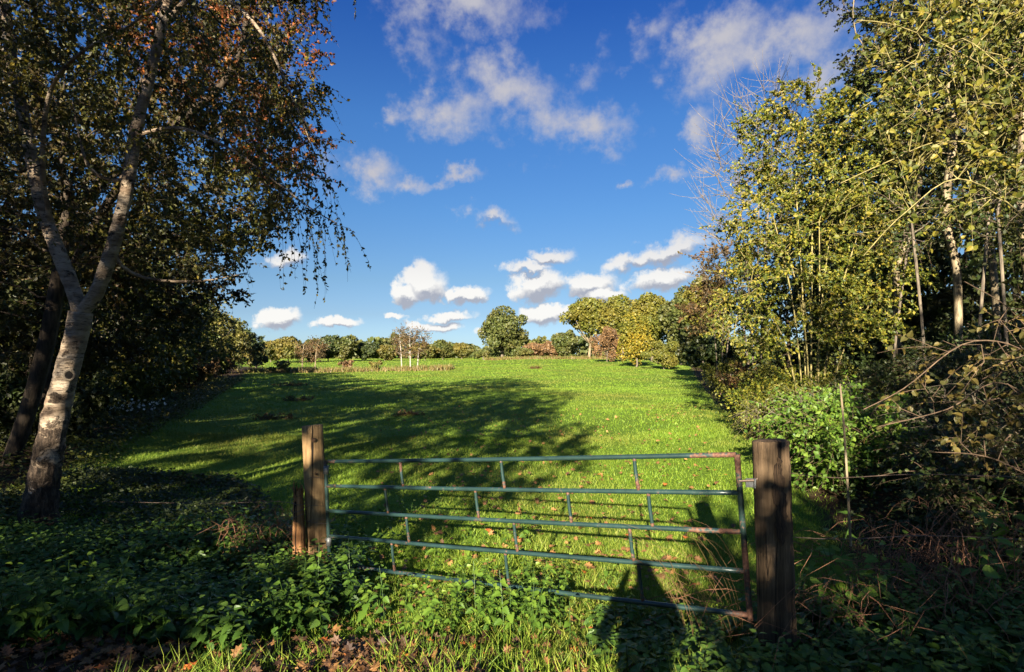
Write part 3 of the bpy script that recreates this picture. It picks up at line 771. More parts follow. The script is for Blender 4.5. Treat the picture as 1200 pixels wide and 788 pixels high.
def build_birch():
    d = 6.4
    base = W(47, 600, d)
    main = [(44, 612, d), (52, 560, d), (63, 500, d), (80, 430, d), (91, 385, d), (94, 366, d)]
    left = [(94, 366, d), (84, 335, d), (66, 290, d + .05), (50, 245, d + .1), (38, 190, d + .1), (24, 120, d + .15), (10, 50, d + .2), (2, -60, d + .2), (-4, -190, d + .2)]
    right = [(94, 366, d), (112, 345, d), (127, 305, d - .05), (140, 260, d - .1), (152, 205, d - .1), (160, 150, d - .1), (178, 80, d - .1), (196, 0, d - .1), (206, -90, d), (214, -200, d)]
    arch = [(60, 262, d + .1), (50, 200, d - .2), (58, 110, d - .5), (95, 62, d - .8), (150, 32, d - 1), (205, -15, d - 1.1)]
    arch2 = [(150, 215, d - .1), (112, 205, d - .2), (97, 178, d - .3), (85, 120, d - .3)]
    over = [(190, 30, d - .1), (240, -10, d - .2), (300, 30, d - .3), (345, 120, d - .3), (372, 190, d - .3)]
    over2 = [(158, 160, d - .1), (210, 150, d - .3), (270, 175, d - .4), (325, 215, d - .5), (365, 245, d - .5), (395, 262, d - .5)]
    over3 = [(130, 300, d - .1), (165, 325, d + .2), (230, 330, d + .4), (290, 320, d + .5)]
    st = .14
    paths = [px_path(p, st) for p in (main, left, right, arch, arch2, over, over2, over3)]
    rads = [(.156, .104), (.080, .034), (.076, .032), (.030, .008), (.022, .006), (.030, .006), (.022, .005), (.022, .006)]
    rng = np.random.default_rng(21)
    z0 = gz(base[0], base[1])
    root = thing('birch_tree', 'forked white barked birch with a knot hole leaning at the left edge', 'tree', (base[0], base[1], z0))
    ells = [E(180, 60, 6.4, 1.9, 1.6, 1.5), E(90, -110, 6.5, 2.0, 1.8, 1.8), E(250, -160, 6.4, 1.7, 1.6, 1.9), E(310, 130, 6.1, .75, .9, 1.0), E(40, 150, 6.6, 1.3, 1.6, 1.3), E(340, 235, 5.9, .5, .55, .35), E(240, 290, 6.8, .8, .7, .55), E(190, 200, 6.6, 1.0, .9, .9), E(20, 20, 6.0, 1.3, 1.3, 1.2)]
    att = in_ells(rng, ells, 1900)
    init = []; alln = []
    for k, p in enumerate(paths):
        if k == 0: init.append((p, -1)); alln = p
        else:
            j = int(np.linalg.norm(alln - p[0], axis=1).argmin()); init.append((p[1:], j)); alln = np.concatenate([alln, p[1:]])
    P, par, ni = colonize(rng, att, init, st, 2.6, .24, 110, -.02, .3, 8500)
    tips, R = skeleton(P, par, .2, .0032)
    R[ni:] = np.minimum(R[ni:], .03)
    # the given limbs keep their measured thickness
    k = 0
    for q, ((p, _), rd) in enumerate(zip(init, rads)):
        n = len(p); R[k:k + n] = np.linspace(rd[0], rd[1], n)
        if q == 0: R[k:k + n] *= 1 + .22 * np.exp(-np.linspace(0, 1, n) / .14); R[k + n - 3:k + n] *= [1.05, 1.14, 1.12]
        k += n
    g = G(); m = sum(len(p) for p, _ in init)
    # trunk and limbs as smooth finely sided tubes
    for q, ((p, j), rd) in enumerate(zip(init, rads)):
        s = sum(len(init[z][0]) for z in range(q)); ids = list(range(s, s + len(p)))
        if j >= 0: ids = [j] + ids
        pp = P[ids]; r = R[ids].copy()
        if j >= 0: r[0] = min(r[0] * .9, r[1] * 1.1)
        tt = np.linspace(0, 1, len(pp)); t2 = np.linspace(0, 1, len(pp) * 3)
        pp = np.stack([np.interp(t2, tt, pp[:, c]) for c in range(3)], 1); r = np.interp(t2, tt, r) * (1 + .03 * rng.normal(size=len(t2)))
        sd_ = 24 if q < 3 else 8
        if q < 3: pp = resample(pp, .035); r = np.interp(np.linspace(0, 1, len(pp)), np.linspace(0, 1, len(r)), r)
        tubes(g, pp[None], r[None], sd_, .5, 0, True)
        if q < 3:   # burrs and buttresses
            V = g.V[-1].reshape(-1, sd_, 3); c = V.mean(1, keepdims=True); an = np.arange(sd_) / sd_ * 6.283; zz = V[:, :1, 2]
            low = np.exp(-np.clip(zz - z0, 0, 9) / .5)
            f = 1 + .035 * np.sin(3 * an + 2.1 * zz) + .03 * np.sin(7 * an - 5 * zz) + low * (.10 * np.sin(4 * an + 1) + .06 * np.sin(9 * an + 7 * zz)) + .025 * rng.normal(size=V.shape[:2]) * (.3 + low)
            g.V[-1] = (c + (V - c) * f[..., None]).reshape(-1, 3)
    g.build('trunk', M['birch'], root, root.location, True)
    # branches grown from them
    sub = np.arange(len(P)) >= ni
    g = G()
    by = {}
    kids = [[] for _ in P]
    for i in range(ni, len(P)): kids[par[i]].append(i)
    stack = [(c, par[c]) for i in range(ni) for c in kids[i]]
    while stack:
        i, p = stack.pop(); ch = [p]
        while True:
            ch.append(i); ks = sorted(kids[i], key=lambda c: -tips[c])
            if not ks: break
            stack += [(c, i) for c in ks[1:]]; i = ks[0]
        by.setdefault(len(ch), []).append(ch)
    for L, cs in by.items():
        c = np.array(cs); RR = R[c].copy(); RR[:, 0] = np.minimum(RR[:, 0], RR[:, 1] * 1.2); tubes(g, P[c], RR, 5)
    g.build('branches', M['bark_dark'], root, root.location, True)
    d_ = np.zeros_like(P); d_[par >= 0] = nrm(P[par >= 0] - P[par[par >= 0]])
    sel = np.where((tips <= 3) & sub)[0]; sel = np.repeat(sel, rng.poisson(2.6, len(sel)))
    TP = twigs(rng, P[sel], d_[sel], .30 * (.5 + rng.random(len(sel))), .55, 4, .7)
    # long hanging tresses along the outer right side
    pxs = 600 + F * P[:, 0] / P[:, 1]
    hs = np.where(sub & (pxs > 285) & (tips <= 6))[0]; hs = rng.choice(hs, min(150, len(hs)), replace=False)
    extra = paths[6][-9:]; hb = np.concatenate([P[hs], np.repeat(extra, 3, 0) + rng.normal(size=(27, 3)) * .04])
    ln = rng.uniform(.25, .75, len(hb)) * np.where(600 + F * hb[:, 0] / hb[:, 1] > 310, 1.5, 1)
    t = np.linspace(0, 1, 7)
    H = hb[:, None] + np.concatenate([(rng.normal(size=(len(hb), 1, 2)) * .16 + [.06, 0]) * np.sqrt(t)[None, :, None], -(ln[:, None] * (t ** 1.25)[None])[..., None]], 2)
    H[:, 1:-1, :2] += rng.normal(size=(len(hb), 5, 2)) * .012
    g = G(); tubes(g, TP, np.array([.0028, .002, .0015, .001])[None].repeat(len(TP), 0), 3); tubes(g, H, np.linspace(.003, .001, 7)[None].repeat(len(H), 0), 3)
    g.build('twigs', M['bark_dark'], root, root.location)
    g = G(); leaf_on(rng, g, TP, 13, .044, T_RHOMB, .3, .4, .8, .1); leaf_on(rng, g, H, 26, .038, T_RHOMB, .1, .5, .8, .05)
    g.build('crown', M['lf_birch'], root, root.location)
    # rolled lip round a flat black disc that paints the shade inside the hole
    c = W(82, 440, d - .112); nrmv = nrm(np.array([.35, -1, .05])); u = nrm(np.cross(nrmv, [0, 0, 1])); v = np.cross(u, nrmv)
    a = np.linspace(0, 2 * math.pi, 19)[:-1]
    g = G(); ring = c + .048 * (np.cos(a)[:, None] * u + 1.15 * np.sin(a)[:, None] * v) + nrmv * .012
    tubes(g, np.concatenate([ring, ring[:2]])[None], np.full((1, 20), .014), 8); g.build('knot_lip', M['bark_grey'], root, root.location, True)
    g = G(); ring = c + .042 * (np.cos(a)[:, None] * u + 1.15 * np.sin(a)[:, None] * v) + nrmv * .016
    g.add(ring, [np.arange(18)[None]]); g.build('knot_shade_disc', M['black'], root, root.location)
build_birch()

# ---- the other trees of the left side ----
def T(*a, **k): return tree(*a, **k)
T('oak_tree', 'dark leafy oak rising behind the forked birch, crown filling the upper left', 'tree', (-12.2, 13.6), [(-8.4, 12.8, 7.6, 3.6, 3.0, 4.2), (-7.4, 12.5, 4.9, 2.2, 2.2, 1.3), (-10.5, 12.5, 5, 3, 2.5, 3), (-12.5, 12.3, 6.5, 3, 2.5, 4), (-13, 12.5, 3.2, 3, 2.4, 2)], 'lf_oak_dark', 'bark_dark', 31, trunk_r=.17, n_att=1700, step=.32, ntw=4.2, tlen=.6, q=17, size=.11, droop=.3, maxn=6000)
T('rusty_tree', 'tree with rust red and orange leaves at the upper right of the birch', 'tree', (-9.6, 11.2), [(-4.85, 10.6, 7.7, 1.4, 1.3, 2.2), (-4.5, 10.5, 5.6, 1.15, 1.1, 1.1), (-6.4, 10.8, 8.8, 1.8, 1.5, 2.2)], 'lf_rust', 'bark_dark', 32, trunk_r=.08, n_att=1000, step=.22, ntw=3, tlen=.38, q=13, size=.075, trunk=[resample([[-9.6, 11.2, -.4], [-9.3, 11.1, 2.5], [-7.6, 10.9, 5.4], [-5.5, 10.7, 7.2], [-5.1, 10.6, 9]], .22)])
T('leaning_tree', 'dark leaning tree trunk behind the birch at the left edge', 'tree', (-8.9, 9.6), [(-8.4, 9.8, 5.0, 2.2, 1.8, 2.6), (-9.6, 9.4, 3.4, 1.8, 1.6, 1.5)], 'lf_oak_dark', 'bark_dark', 33, trunk_r=.13, n_att=700, step=.25, ntw=3.4, tlen=.45, q=14, size=.075, trunk=[resample([[-8.9, 9.6, -.4], [-8.45, 9.6, .9], [-8.1, 9.6, 2.3], [-7.9, 9.7, 4.2]], .25)])
T('understorey_tree', 'dense dark low tree right behind the birch fork', 'tree', (-12.4, 16.2), [(-9.9, 15.6, 4.0, 2.1, 2.0, 1.7), (-10.8, 15.8, 3.6, 2.4, 2, 2.0), (-13, 16, 3.2, 2.0, 2, 2.2)], 'lf_oak_dark', 'bark_grey', 34, trunk_r=.09, n_att=900, step=.3, ntw=4, tlen=.55, q=16, size=.11)
for i, (x, y, h, lab) in enumerate([(-17.5, 15.5, 11, 'dense dark tree filling the far left edge beyond the birch'), (-21.5, 21, 9, 'dark tree of the wood left of the meadow, behind the hedge trees'), (-24, 29, 7, 'dark tree of the wood behind the second hedge tree'), (-15.2, 11.2, 9, 'dark leafy tree at the left edge behind the leaning trunk'), (-29, 38, 6.5, 'dark tree of the wood behind the midway hedge tree'), (-35, 50, 6.5, 'dark tree of the wood at the far left behind the yellowing tree'), (-44, 66, 6.5, 'dark tree of the wood at the far end of the left row')]):
    z0 = gz(x, y)
    T('wood_tree', lab, 'tree', (x, y), [(x, y, z0 + h * .55, 3.8, 3.2, h * .44), (x, y - 1, z0 + h * .25, 3.8, 2.6, h * .22)], 'lf_oak_dark', 'bark_dark', 340 + i, trunk_r=.18, n_att=420, step=.5, ntw=4, tlen=.9, q=14, size=.2, group='dark trees of the left wood', twig=False, sides=5)
hedge = [(-15.6, 20, 7.5, 3.0, 'lf_hedge', 'tall dull green hedge tree just past the birch trunk, left of the meadow'),
         (-18.2, 26, 8.0, 3.1, 'lf_hedge', 'second dull green hedge tree along the left meadow edge'),
         (-21.4, 32.5, 8.2, 3.0, 'lf_oak_dark', 'dark hedge tree midway along the left meadow edge'),
         (-24.2, 40.0, 7.6, 3.0, 'lf_hedge', 'hedge tree with a lit pale trunk foot on the left edge'),
         (-27.6, 49.0, 6.6, 2.9, 'lf_autumn_far', 'yellowing hedge tree towards the far end of the left row'),
         (-31.5, 59.0, 6.6, 3.2, 'lf_farolive', 'golden olive tree second from the end of the left row'),
         (-35.2, 70.0, 5.6, 3.4, 'lf_fardark', 'dark round tree ending the left row')]
M['lf_autumn_far'] = M['lf_farolive']
for i, (x, y, h, r, lm, lab) in enumerate(hedge):
    z0 = gz(x, y)
    T('hedge_tree', lab, 'tree', (x, y), [(x, y, z0 + h * .58, r, r, h * .42), (x + r * .45, y - .8, z0 + h * .36, r * .75, r * .8, h * .24)], lm, 'bark_grey', 40 + i, trunk_r=.14, n_att=480, step=.45, ntw=4, tlen=.8, q=15, size=.13 + .0022 * y, group='trees along the left meadow edge', twig=False, sides=5)
# low growth along the left meadow edge
lows = [(-9.9, 11.4, 1.7, 1.5, 'lf_dark', 'dark bramble mound beside the birch foot'), (-11.8, 14.3, 2.3, 1.7, 'lf_hedge', 'olive bush behind the birch foot'), (-13.4, 17.4, 2.4, 1.8, 'lf_hedge', 'bush with white flowers at its foot'),
        (-15.2, 21.2, 2.6, 2.0, 'lf_hedge', 'hedge bush past the white flowers'), (-17.2, 25.6, 2.6, 2.2, 'lf_olive', 'pale olive hedge bush at the sunlit meadow margin'), (-19.8, 31.5, 2.7, 2.4, 'lf_brown', 'brownish hedge bush along the left margin'), (-22.6, 38.0, 2.6, 2.6, 'lf_olive', 'round olive bush near the far left margin'), (-26.6, 47, 2.2, 2.6, 'lf_brown', 'small far brown bush at the end of the left margin')]
for i, (x, y, h, r, lm, lab) in enumerate(lows):
    shrub('hedge_bush', lab, 'bush', (x, y), h, r, lm, 'bark_grey', 60 + i, 18, 1500, .45, 11, .07 + .0022 * y, group='bushes along the left meadow edge', twig=False)

for i, (x, y, h, r, lab) in enumerate([(-7.6, 17.5, .22, .6, 'low brown weed patch in the shaded meadow, nearest of its kind to the birch'), (-9.8, 25, .28, .9, 'low brown weed patch far out in the shaded meadow'), (-3.6, 19, .15, .5, 'low dull weed patch in the middle of the shaded meadow'), (-14.5, 36, .3, 1.2, 'wide low brown weed patch near the left meadow margin'), (2.6, 62, .3, .8, 'small far weed patch on the sunlit meadow')]):
    shrub('weed_patch', lab, 'weeds', (x, y), h, r, 'lf_brown', 'bark_twig', 160 + i, 20, 160, .16, 5, .04 + .001 * y, group='weed patches in the meadow', stem_r=.004, twig=False)
# ---- right side ----
def fan(base, tips, step):
    z0 = gz(*base)
    out = []
    for i, (px, py, d, bx, by) in enumerate(tips):
        a = np.array([base[0] + bx, base[1] + by, z0 - .1]); t = W(px, py, d); m = a * .5 + t * .5; m[0] = a[0] * .62 + t[0] * .38; m[2] += .35
        out.append(resample([a, m, t], step))
    return out

def multi_tree(name, label, cat, base, stems, ells, leaf, bark, seed, r0=.06, n_att=900, step=.28, ntw=2.6, tlen=.5, q=9, size=.075, tmpl=T_RHOMB, tip_r=.006, tmax=3, droop=.2, jit=.25, no_leaf=False, group=None, maxn=5500, twig_r=.004, twig_mat=None, grav=.0):
    """several stems from one stool"""
    rng = np.random.default_rng(seed); z0 = gz(*base)
    root = thing(name, label, cat, (base[0], base[1], z0), group)
    att = in_ells(rng, ells, n_att)
    P, par, ni = colonize(rng, att, [(s, -1) for s in stems], step, step * 14, step * 1.7, 110, grav, jit, maxn)
    tips, R = skeleton(P, par, r0, tip_r)
    k = 0
    for s in stems:
        n = len(s); R[k:k + n] = np.maximum(R[k:k + n] * .6, np.linspace(r0 * rng.uniform(.6, 1), r0 * .35, n)); k += n
    g = G(); bark_tubes(g, P, par, R, tips, 7); g.build('trunk', M[bark], root, root.location, True)
    d = np.zeros_like(P); d[par >= 0] = nrm(P[par >= 0] - P[par[par >= 0]])
    sel = np.where((tips <= tmax) & (np.arange(len(P)) >= ni))[0]; sel = np.repeat(sel, rng.poisson(ntw, len(sel)))
    TP = twigs(rng, P[sel], d[sel], tlen * (.5 + rng.random(len(sel))), droop, 4, .65)
    g = G(); tubes(g, TP, np.linspace(twig_r, twig_r * .4, 4)[None].repeat(len(TP), 0), 3); g.build('twigs', M[twig_mat or bark], root, root.location)
    if not no_leaf:
        g = G(); leaf_on(rng, g, TP, q, size, tmpl, .45, .2, .8, .1); g.build('crown', M[leaf], root, root.location)
    return root

b = (wx(948, 14), 14.0)
multi_tree('hazel_tree', 'sunlit yellow green many stemmed tree standing at the right meadow edge', 'tree', b,
           fan(b, [(905, 250, 13.6, -.1, 0), (930, 190, 14, 0, .1), (955, 130, 14.2, .05, 0), (985, 200, 14, .15, .1), (1010, 260, 13.5, .2, 0), (960, 260, 13.2, .1, -.2), (880, 330, 13.4, -.2, -.1), (1040, 330, 13.6, .25, -.1), (925, 300, 12.8, -.1, -.25)], .28),
           [E(935, 170, 14, 1.7, 1.5, 1.7), E(905, 270, 13.6, 1.3, 1.4, 1.2), E(985, 250, 13.8, 1.5, 1.3, 1.6), E(875, 345, 13.2, .9, 1.1, .75), E(955, 340, 13, 1.1, .9, .9), E(1030, 330, 13.4, .9, .9, .9), E(895, 385, 12.9, 1.2, .9, .6), E(985, 375, 12.8, 1.3, .9, .7), E(940, 330, 12.7, 1.1, .7, .8)],
           'lf_hazel', 'bark_hazel', 71, r0=.034, n_att=2500, ntw=3.5, tlen=.5, q=26, size=.074, maxn=8500)
b = (wx(885, 21), 21.0)
multi_tree('bare_tree', 'leafless ash with a haze of fine grey twigs behind the sunlit tree', 'tree', b,
           fan(b, [(868, 250, 21, 0, 0), (890, 200, 21.5, .1, 0), (850, 300, 20.5, -.1, 0), (905, 180, 21, .15, 0)], .4),
           [E(875, 215, 21, 1.9, 1.6, 3.6), E(855, 300, 20.6, 1.2, 1.2, 1.8), E(905, 150, 21, 1.5, 1.4, 2.2)], None, 'bark_grey', 72, r0=.07, n_att=900, step=.36, ntw=3.4, tlen=.95, droop=-.25, tip_r=.008, no_leaf=True, twig_r=.009, twig_mat='bark_grey', grav=.25, jit=.15)
b = (wx(842, 33), 33.0)
multi_tree('brown_tree', 'reddish brown autumn tree left of the sunlit tree', 'tree', b,
           fan(b, [(830, 340, 33, 0, 0), (850, 320, 33, .2, 0), (865, 330, 32.5, .3, 0)], .5),
           [E(850, 330, 33, 2.0, 1.8, 2.3), E(830, 365, 32.5, 1.7, 1.5, 1.3), E(872, 350, 32, 1.6, 1.5, 2.2)], 'lf_brown', 'bark_grey', 73, r0=.06, n_att=650, step=.45, ntw=3.6, tlen=.9, q=14, size=.17, droop=-.05, twig_r=.01, twig_mat='bark_twig')
b = (wx(905, 26), 26.0)
multi_tree('hazel_tree', 'darker green tree behind the sunlit tree and the bare ash', 'tree', b,
           fan(b, [(890, 340, 26, 0, 0), (920, 320, 26, .2, 0)], .5), [E(890, 350, 25.5, 1.8, 1.5, 1.8), E(930, 300, 26, 1.8, 1.6, 2.6)], 'lf_dark', 'bark_grey', 74, r0=.06, n_att=600, step=.42, ntw=3.4, tlen=.8, q=13, size=.16)
talls = [(1062, 15.5, 'tall dark tree with a leaning pale trunk right of the sunlit tree', [(1050, 330), (1072, 250), (1085, 120)], [(1080, 60, 2.2, 1.7, 3.4), (1010, 130, 1.1, 1.2, 1.8), (1040, -60, 2.2, 1.8, 2.4)]),
         (1122, 12.6, 'second tall dark tree with a pale mottled trunk at the right', [(1122, 330), (1108, 250), (1120, 150)], [(1120, 40, 1.9, 1.6, 2.8), (1075, 130, 1.3, 1.2, 1.5), (1180, 120, 1.4, 1.3, 1.6)]),
         (1172, 14.2, 'third tall dark tree with a thin pale trunk at the right edge', [(1165, 330), (1150, 230), (1135, 130)], [(1170, 0, 2.4, 2, 3.0), (1240, 150, 1.8, 1.6, 2.2), (1190, 180, 1.3, 1.3, 1.4)]),
         (1215, 11.5, 'rightmost tall tree, its dark trunk just at the picture edge', [(1205, 330), (1195, 230), (1200, 120)], [(1230, 60, 1.8, 1.6, 2.6), (1170, 250, 1.0, 1.0, 1.0), (1250, 250, 1.4, 1.3, 1.5)])]
for i, (px, d, lab, tr, el) in enumerate(talls):
    b = (wx(px, d), d); z0 = gz(*b)
    tk = [resample([[b[0], b[1], z0 - .2]] + [list(W(a, c, d)) for a, c in tr], .3)]
    T('tall_tree', lab, 'tree', b, [E(p, q_, d + (.6 if j % 2 else -.2), *r3) for j, (p, q_, *r3) in enumerate(el)], 'lf_hedge' if i % 2 else 'lf_dark', 'bark_pale', 80 + i, trunk=tk, trunk_r=.085, n_att=1050, step=.3, ntw=3.8, tlen=.55, q=26, size=.080, group='tall trees on the right', maxn=5200)
# slim pale poles in the shade below them
for i, (px, d, lean, lab) in enumerate([(1090, 11.5, -.3, 'slim pale sapling pole in the dark, left of the mottled trunk'), (1140, 11, .25, 'slim pale sapling pole in the dark between two tall trunks'), (1185, 10.5, -.2, 'slim pale sapling pole in the dark at the far right'), (1040, 13, .4, 'slim leaning sapling pole close behind the sunlit tree')]):
    b = (wx(px, d), d); z0 = gz(*b); tk = [resample([[b[0], b[1], z0 - .2], [b[0] + lean * .5, d, z0 + 2.2], [b[0] + lean * 1.3, d, z0 + 4.6]], .25)]
    T('sapling', lab, 'tree', b, [(b[0] + lean * 1.5, d, z0 + 4.8, .8, .8, 1.0)], 'lf_dark', 'bark_grey', 90 + i, trunk=tk, trunk_r=.03, n_att=120, step=.22, ntw=2, tlen=.4, q=8, size=.075, group='saplings under the tall trees')

# overhanging hazel whose boughs reach in from beyond the right edge
b = (wx(1300, 6.2), 6.2); z0 = gz(*b)
bough = [[(1300, 700, 6.2), (1290, 400, 6.1), (1262, 200, 5.9), (1200, 110, 5.6), (1120, 60, 5.4), (1050, 30, 5.3), (1004, 24, 5.25)],
         [(1300, 700, 6.2), (1310, 380, 6.2), (1270, 260, 6.0), (1190, 190, 5.8), (1110, 165, 5.7), (1040, 190, 5.6), (985, 215, 5.6)],
         [(1300, 700, 6.2), (1280, 420, 6.0), (1220, 280, 5.6), (1130, 210, 5.4), (1060, 250, 5.3), (1012, 300, 5.3)],
         [(1300, 700, 6.2), (1320, 300, 6.3), (1280, 60, 6.0), (1180, -20, 5.8), (1080, -40, 5.7)],
         [(1300, 700, 6.2), (1290, 300, 6.3), (1240, 150, 6.1), (1150, 120, 6.0), (1080, 130, 6.0)]]
multi_tree('overhanging_tree', 'sparse yellow green boughs reaching in over the top right from a near tree', 'tree', b, [px_path(p, .16) for p in bough],
           [E(1130, 60, 5.5, 1.0, .9, .75), E(1200, 10, 5.7, 1.1, 1.0, .8), E(1080, 150, 5.6, .7, .7, .6), E(1170, 200, 5.6, .8, .8, .7), E(1060, 240, 5.5, .4, .6, .5), E(1260, 120, 6, 1, 1, 1)],
           'lf_over', 'bark_hazel', 101, r0=.013, n_att=560, step=.17, ntw=2.0, tlen=.42, q=7, size=.062, tmpl=T_LENS, tip_r=.004, tmax=3, droop=.15, twig_r=.003)
# near leafy branch low on the right, in shade
b = (wx(1290, 4.6), 4.6)
low = [[(1290, 720, 4.6), (1275, 560, 4.5), (1220, 430, 4.3), (1140, 400, 4.1), (1060, 455, 4.0), (1012, 480, 3.95)], [(1290, 720, 4.6), (1260, 540, 4.4), (1180, 450, 4.2), (1110, 480, 4.1), (1030, 500, 4.0)],
       [(1290, 720, 4.6), (1280, 520, 4.6), (1200, 380, 4.5), (1130, 330, 4.4)], [(1290, 720, 4.6), (1250, 600, 4.3), (1170, 540, 4.1), (1090, 530, 4.0)]]
multi_tree('hazel_bush', 'shaded brownish hazel branches with broad leaves, nearest at the right', 'bush', b, [px_path(p, .12) for p in low],
           [E(1150, 440, 4.2, .55, .5, .42), E(1075, 490, 4.05, .35, .35, .22), E(1190, 520, 4.2, .5, .5, .35), E(1230, 380, 4.5, .5, .5, .5)], 'lf_brownhazel', 'bark_twig', 102, r0=.010, n_att=330, step=.13, ntw=1.8, tlen=.26, q=6, size=.052, tmpl=T_LENS, tip_r=.003, droop=.2, twig_r=.0025)

for i, (px, d, top, h, lab) in enumerate([(1020, 19, 20, 0, 'dark tree of the right wood behind the sunlit tree'), (1075, 22, 60, 0, 'dark tree of the right wood behind the leaning pale trunk'), (1130, 20, 10, 0, 'dark tree of the right wood between the pale trunks'), (1190, 22, 40, 0, 'dark tree of the right wood at the right picture edge'), (1250, 18, 0, 0, 'dark tree of the right wood just beyond the right edge'), (980, 30, 190, 0, 'dark tree of the right wood seen through the sunlit tree'), (955, 24, 150, 0, 'dark slender tree of the right wood behind the crown of the sunlit tree'), (1060, 27, 150, 0, 'dark tree of the right wood deep behind the leaning pale trunk'), (1150, 26, 140, 0, 'dark tree of the right wood deep behind the mottled trunk'), (1000, 24, 90, 0, 'dark high tree of the right wood between the sunlit tree and the leaning trunk'), (925, 19, 300, 0, 'low dark tree of the right wood behind the stems of the sunlit tree'), (985, 18, 250, 0, 'low dark tree of the right wood right behind the sunlit stems'), (1045, 18, 230, 0, 'low dark tree of the right wood beside the leaning pale trunk'), (1110, 17, 270, 0, 'low dark tree of the right wood between the sapling poles')]):
    x = wx(px, d); z0 = gz(x, d); zt = EYE + (HOR - top) / F * d; h = zt - z0
    T('wood_tree', lab, 'tree', (x, d), [(x, d, z0 + h * .6, 1.9 if d > 19.5 else 1.3, 2.0, h * .42), (x, d - .6, z0 + h * .25, 2.2 if d > 19.5 else 1.4, 1.8, h * .25)], 'lf_dark', 'bark_dark', 350 + i, trunk_r=.15, n_att=520, step=.5, ntw=4, tlen=.9, q=14, size=.19, group='dark trees of the right wood', twig=False, sides=5)
thk = [(4.55, 7.6, 1.25, .95, 'lf_bright', .07, 'bright green leafy bush just behind the dark gate post'), (5.6, 9.4, 1.5, 1.1, 'lf_bright', .065, 'sunlit green bush at the meadow edge behind the leafy gatepost bush'),
       (7.0, 12.0, 1.6, 1.3, 'lf_olive', .06, 'olive weedy bush at the foot of the sunlit tree'), (8.9, 15.5, 1.7, 1.5, 'lf_olive', .07, 'yellowish bush left of the foot of the sunlit tree'),
       (10.6, 20, 1.9, 1.8, 'lf_brown', .08, 'brown bush at the right meadow edge in front of the bare ash'), (12.9, 26, 2.3, 2.2, 'lf_dark', .1, 'dark bush at the right meadow edge below the brown tree'),
       (16.8, 34, 2.6, 2.4, 'lf_brown', .12, 'reddish bush at the right meadow edge near the brown tree'),
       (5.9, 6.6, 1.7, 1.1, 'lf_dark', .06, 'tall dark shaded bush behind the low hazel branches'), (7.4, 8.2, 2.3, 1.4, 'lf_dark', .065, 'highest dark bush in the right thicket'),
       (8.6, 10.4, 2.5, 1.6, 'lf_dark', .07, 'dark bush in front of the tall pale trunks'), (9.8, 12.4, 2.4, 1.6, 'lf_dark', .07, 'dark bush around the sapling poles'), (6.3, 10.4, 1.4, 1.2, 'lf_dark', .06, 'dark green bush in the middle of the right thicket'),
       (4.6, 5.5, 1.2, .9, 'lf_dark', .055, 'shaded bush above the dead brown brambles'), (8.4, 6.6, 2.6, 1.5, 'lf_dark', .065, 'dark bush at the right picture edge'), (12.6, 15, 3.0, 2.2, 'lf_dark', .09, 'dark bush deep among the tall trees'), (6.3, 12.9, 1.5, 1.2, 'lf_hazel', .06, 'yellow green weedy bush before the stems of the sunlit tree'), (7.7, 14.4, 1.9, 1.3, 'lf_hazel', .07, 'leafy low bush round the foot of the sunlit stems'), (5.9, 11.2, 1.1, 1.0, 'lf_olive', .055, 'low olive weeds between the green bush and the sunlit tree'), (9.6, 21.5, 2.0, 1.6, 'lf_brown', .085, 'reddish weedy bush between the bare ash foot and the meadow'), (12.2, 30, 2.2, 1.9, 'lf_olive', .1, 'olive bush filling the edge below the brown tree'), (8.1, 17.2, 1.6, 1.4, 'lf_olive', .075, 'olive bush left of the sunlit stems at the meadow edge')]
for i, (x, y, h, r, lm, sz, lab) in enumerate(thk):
    shrub('thicket_bush', lab, 'bush', (x, y), h, r, lm, 'bark_grey' if i % 3 else 'bark_twig', 120 + i, 16, int(900 * max(1, r * r * .55)), .4, 9, sz, T_RHOMB, group='bushes of the right thicket', twig=y < 12)

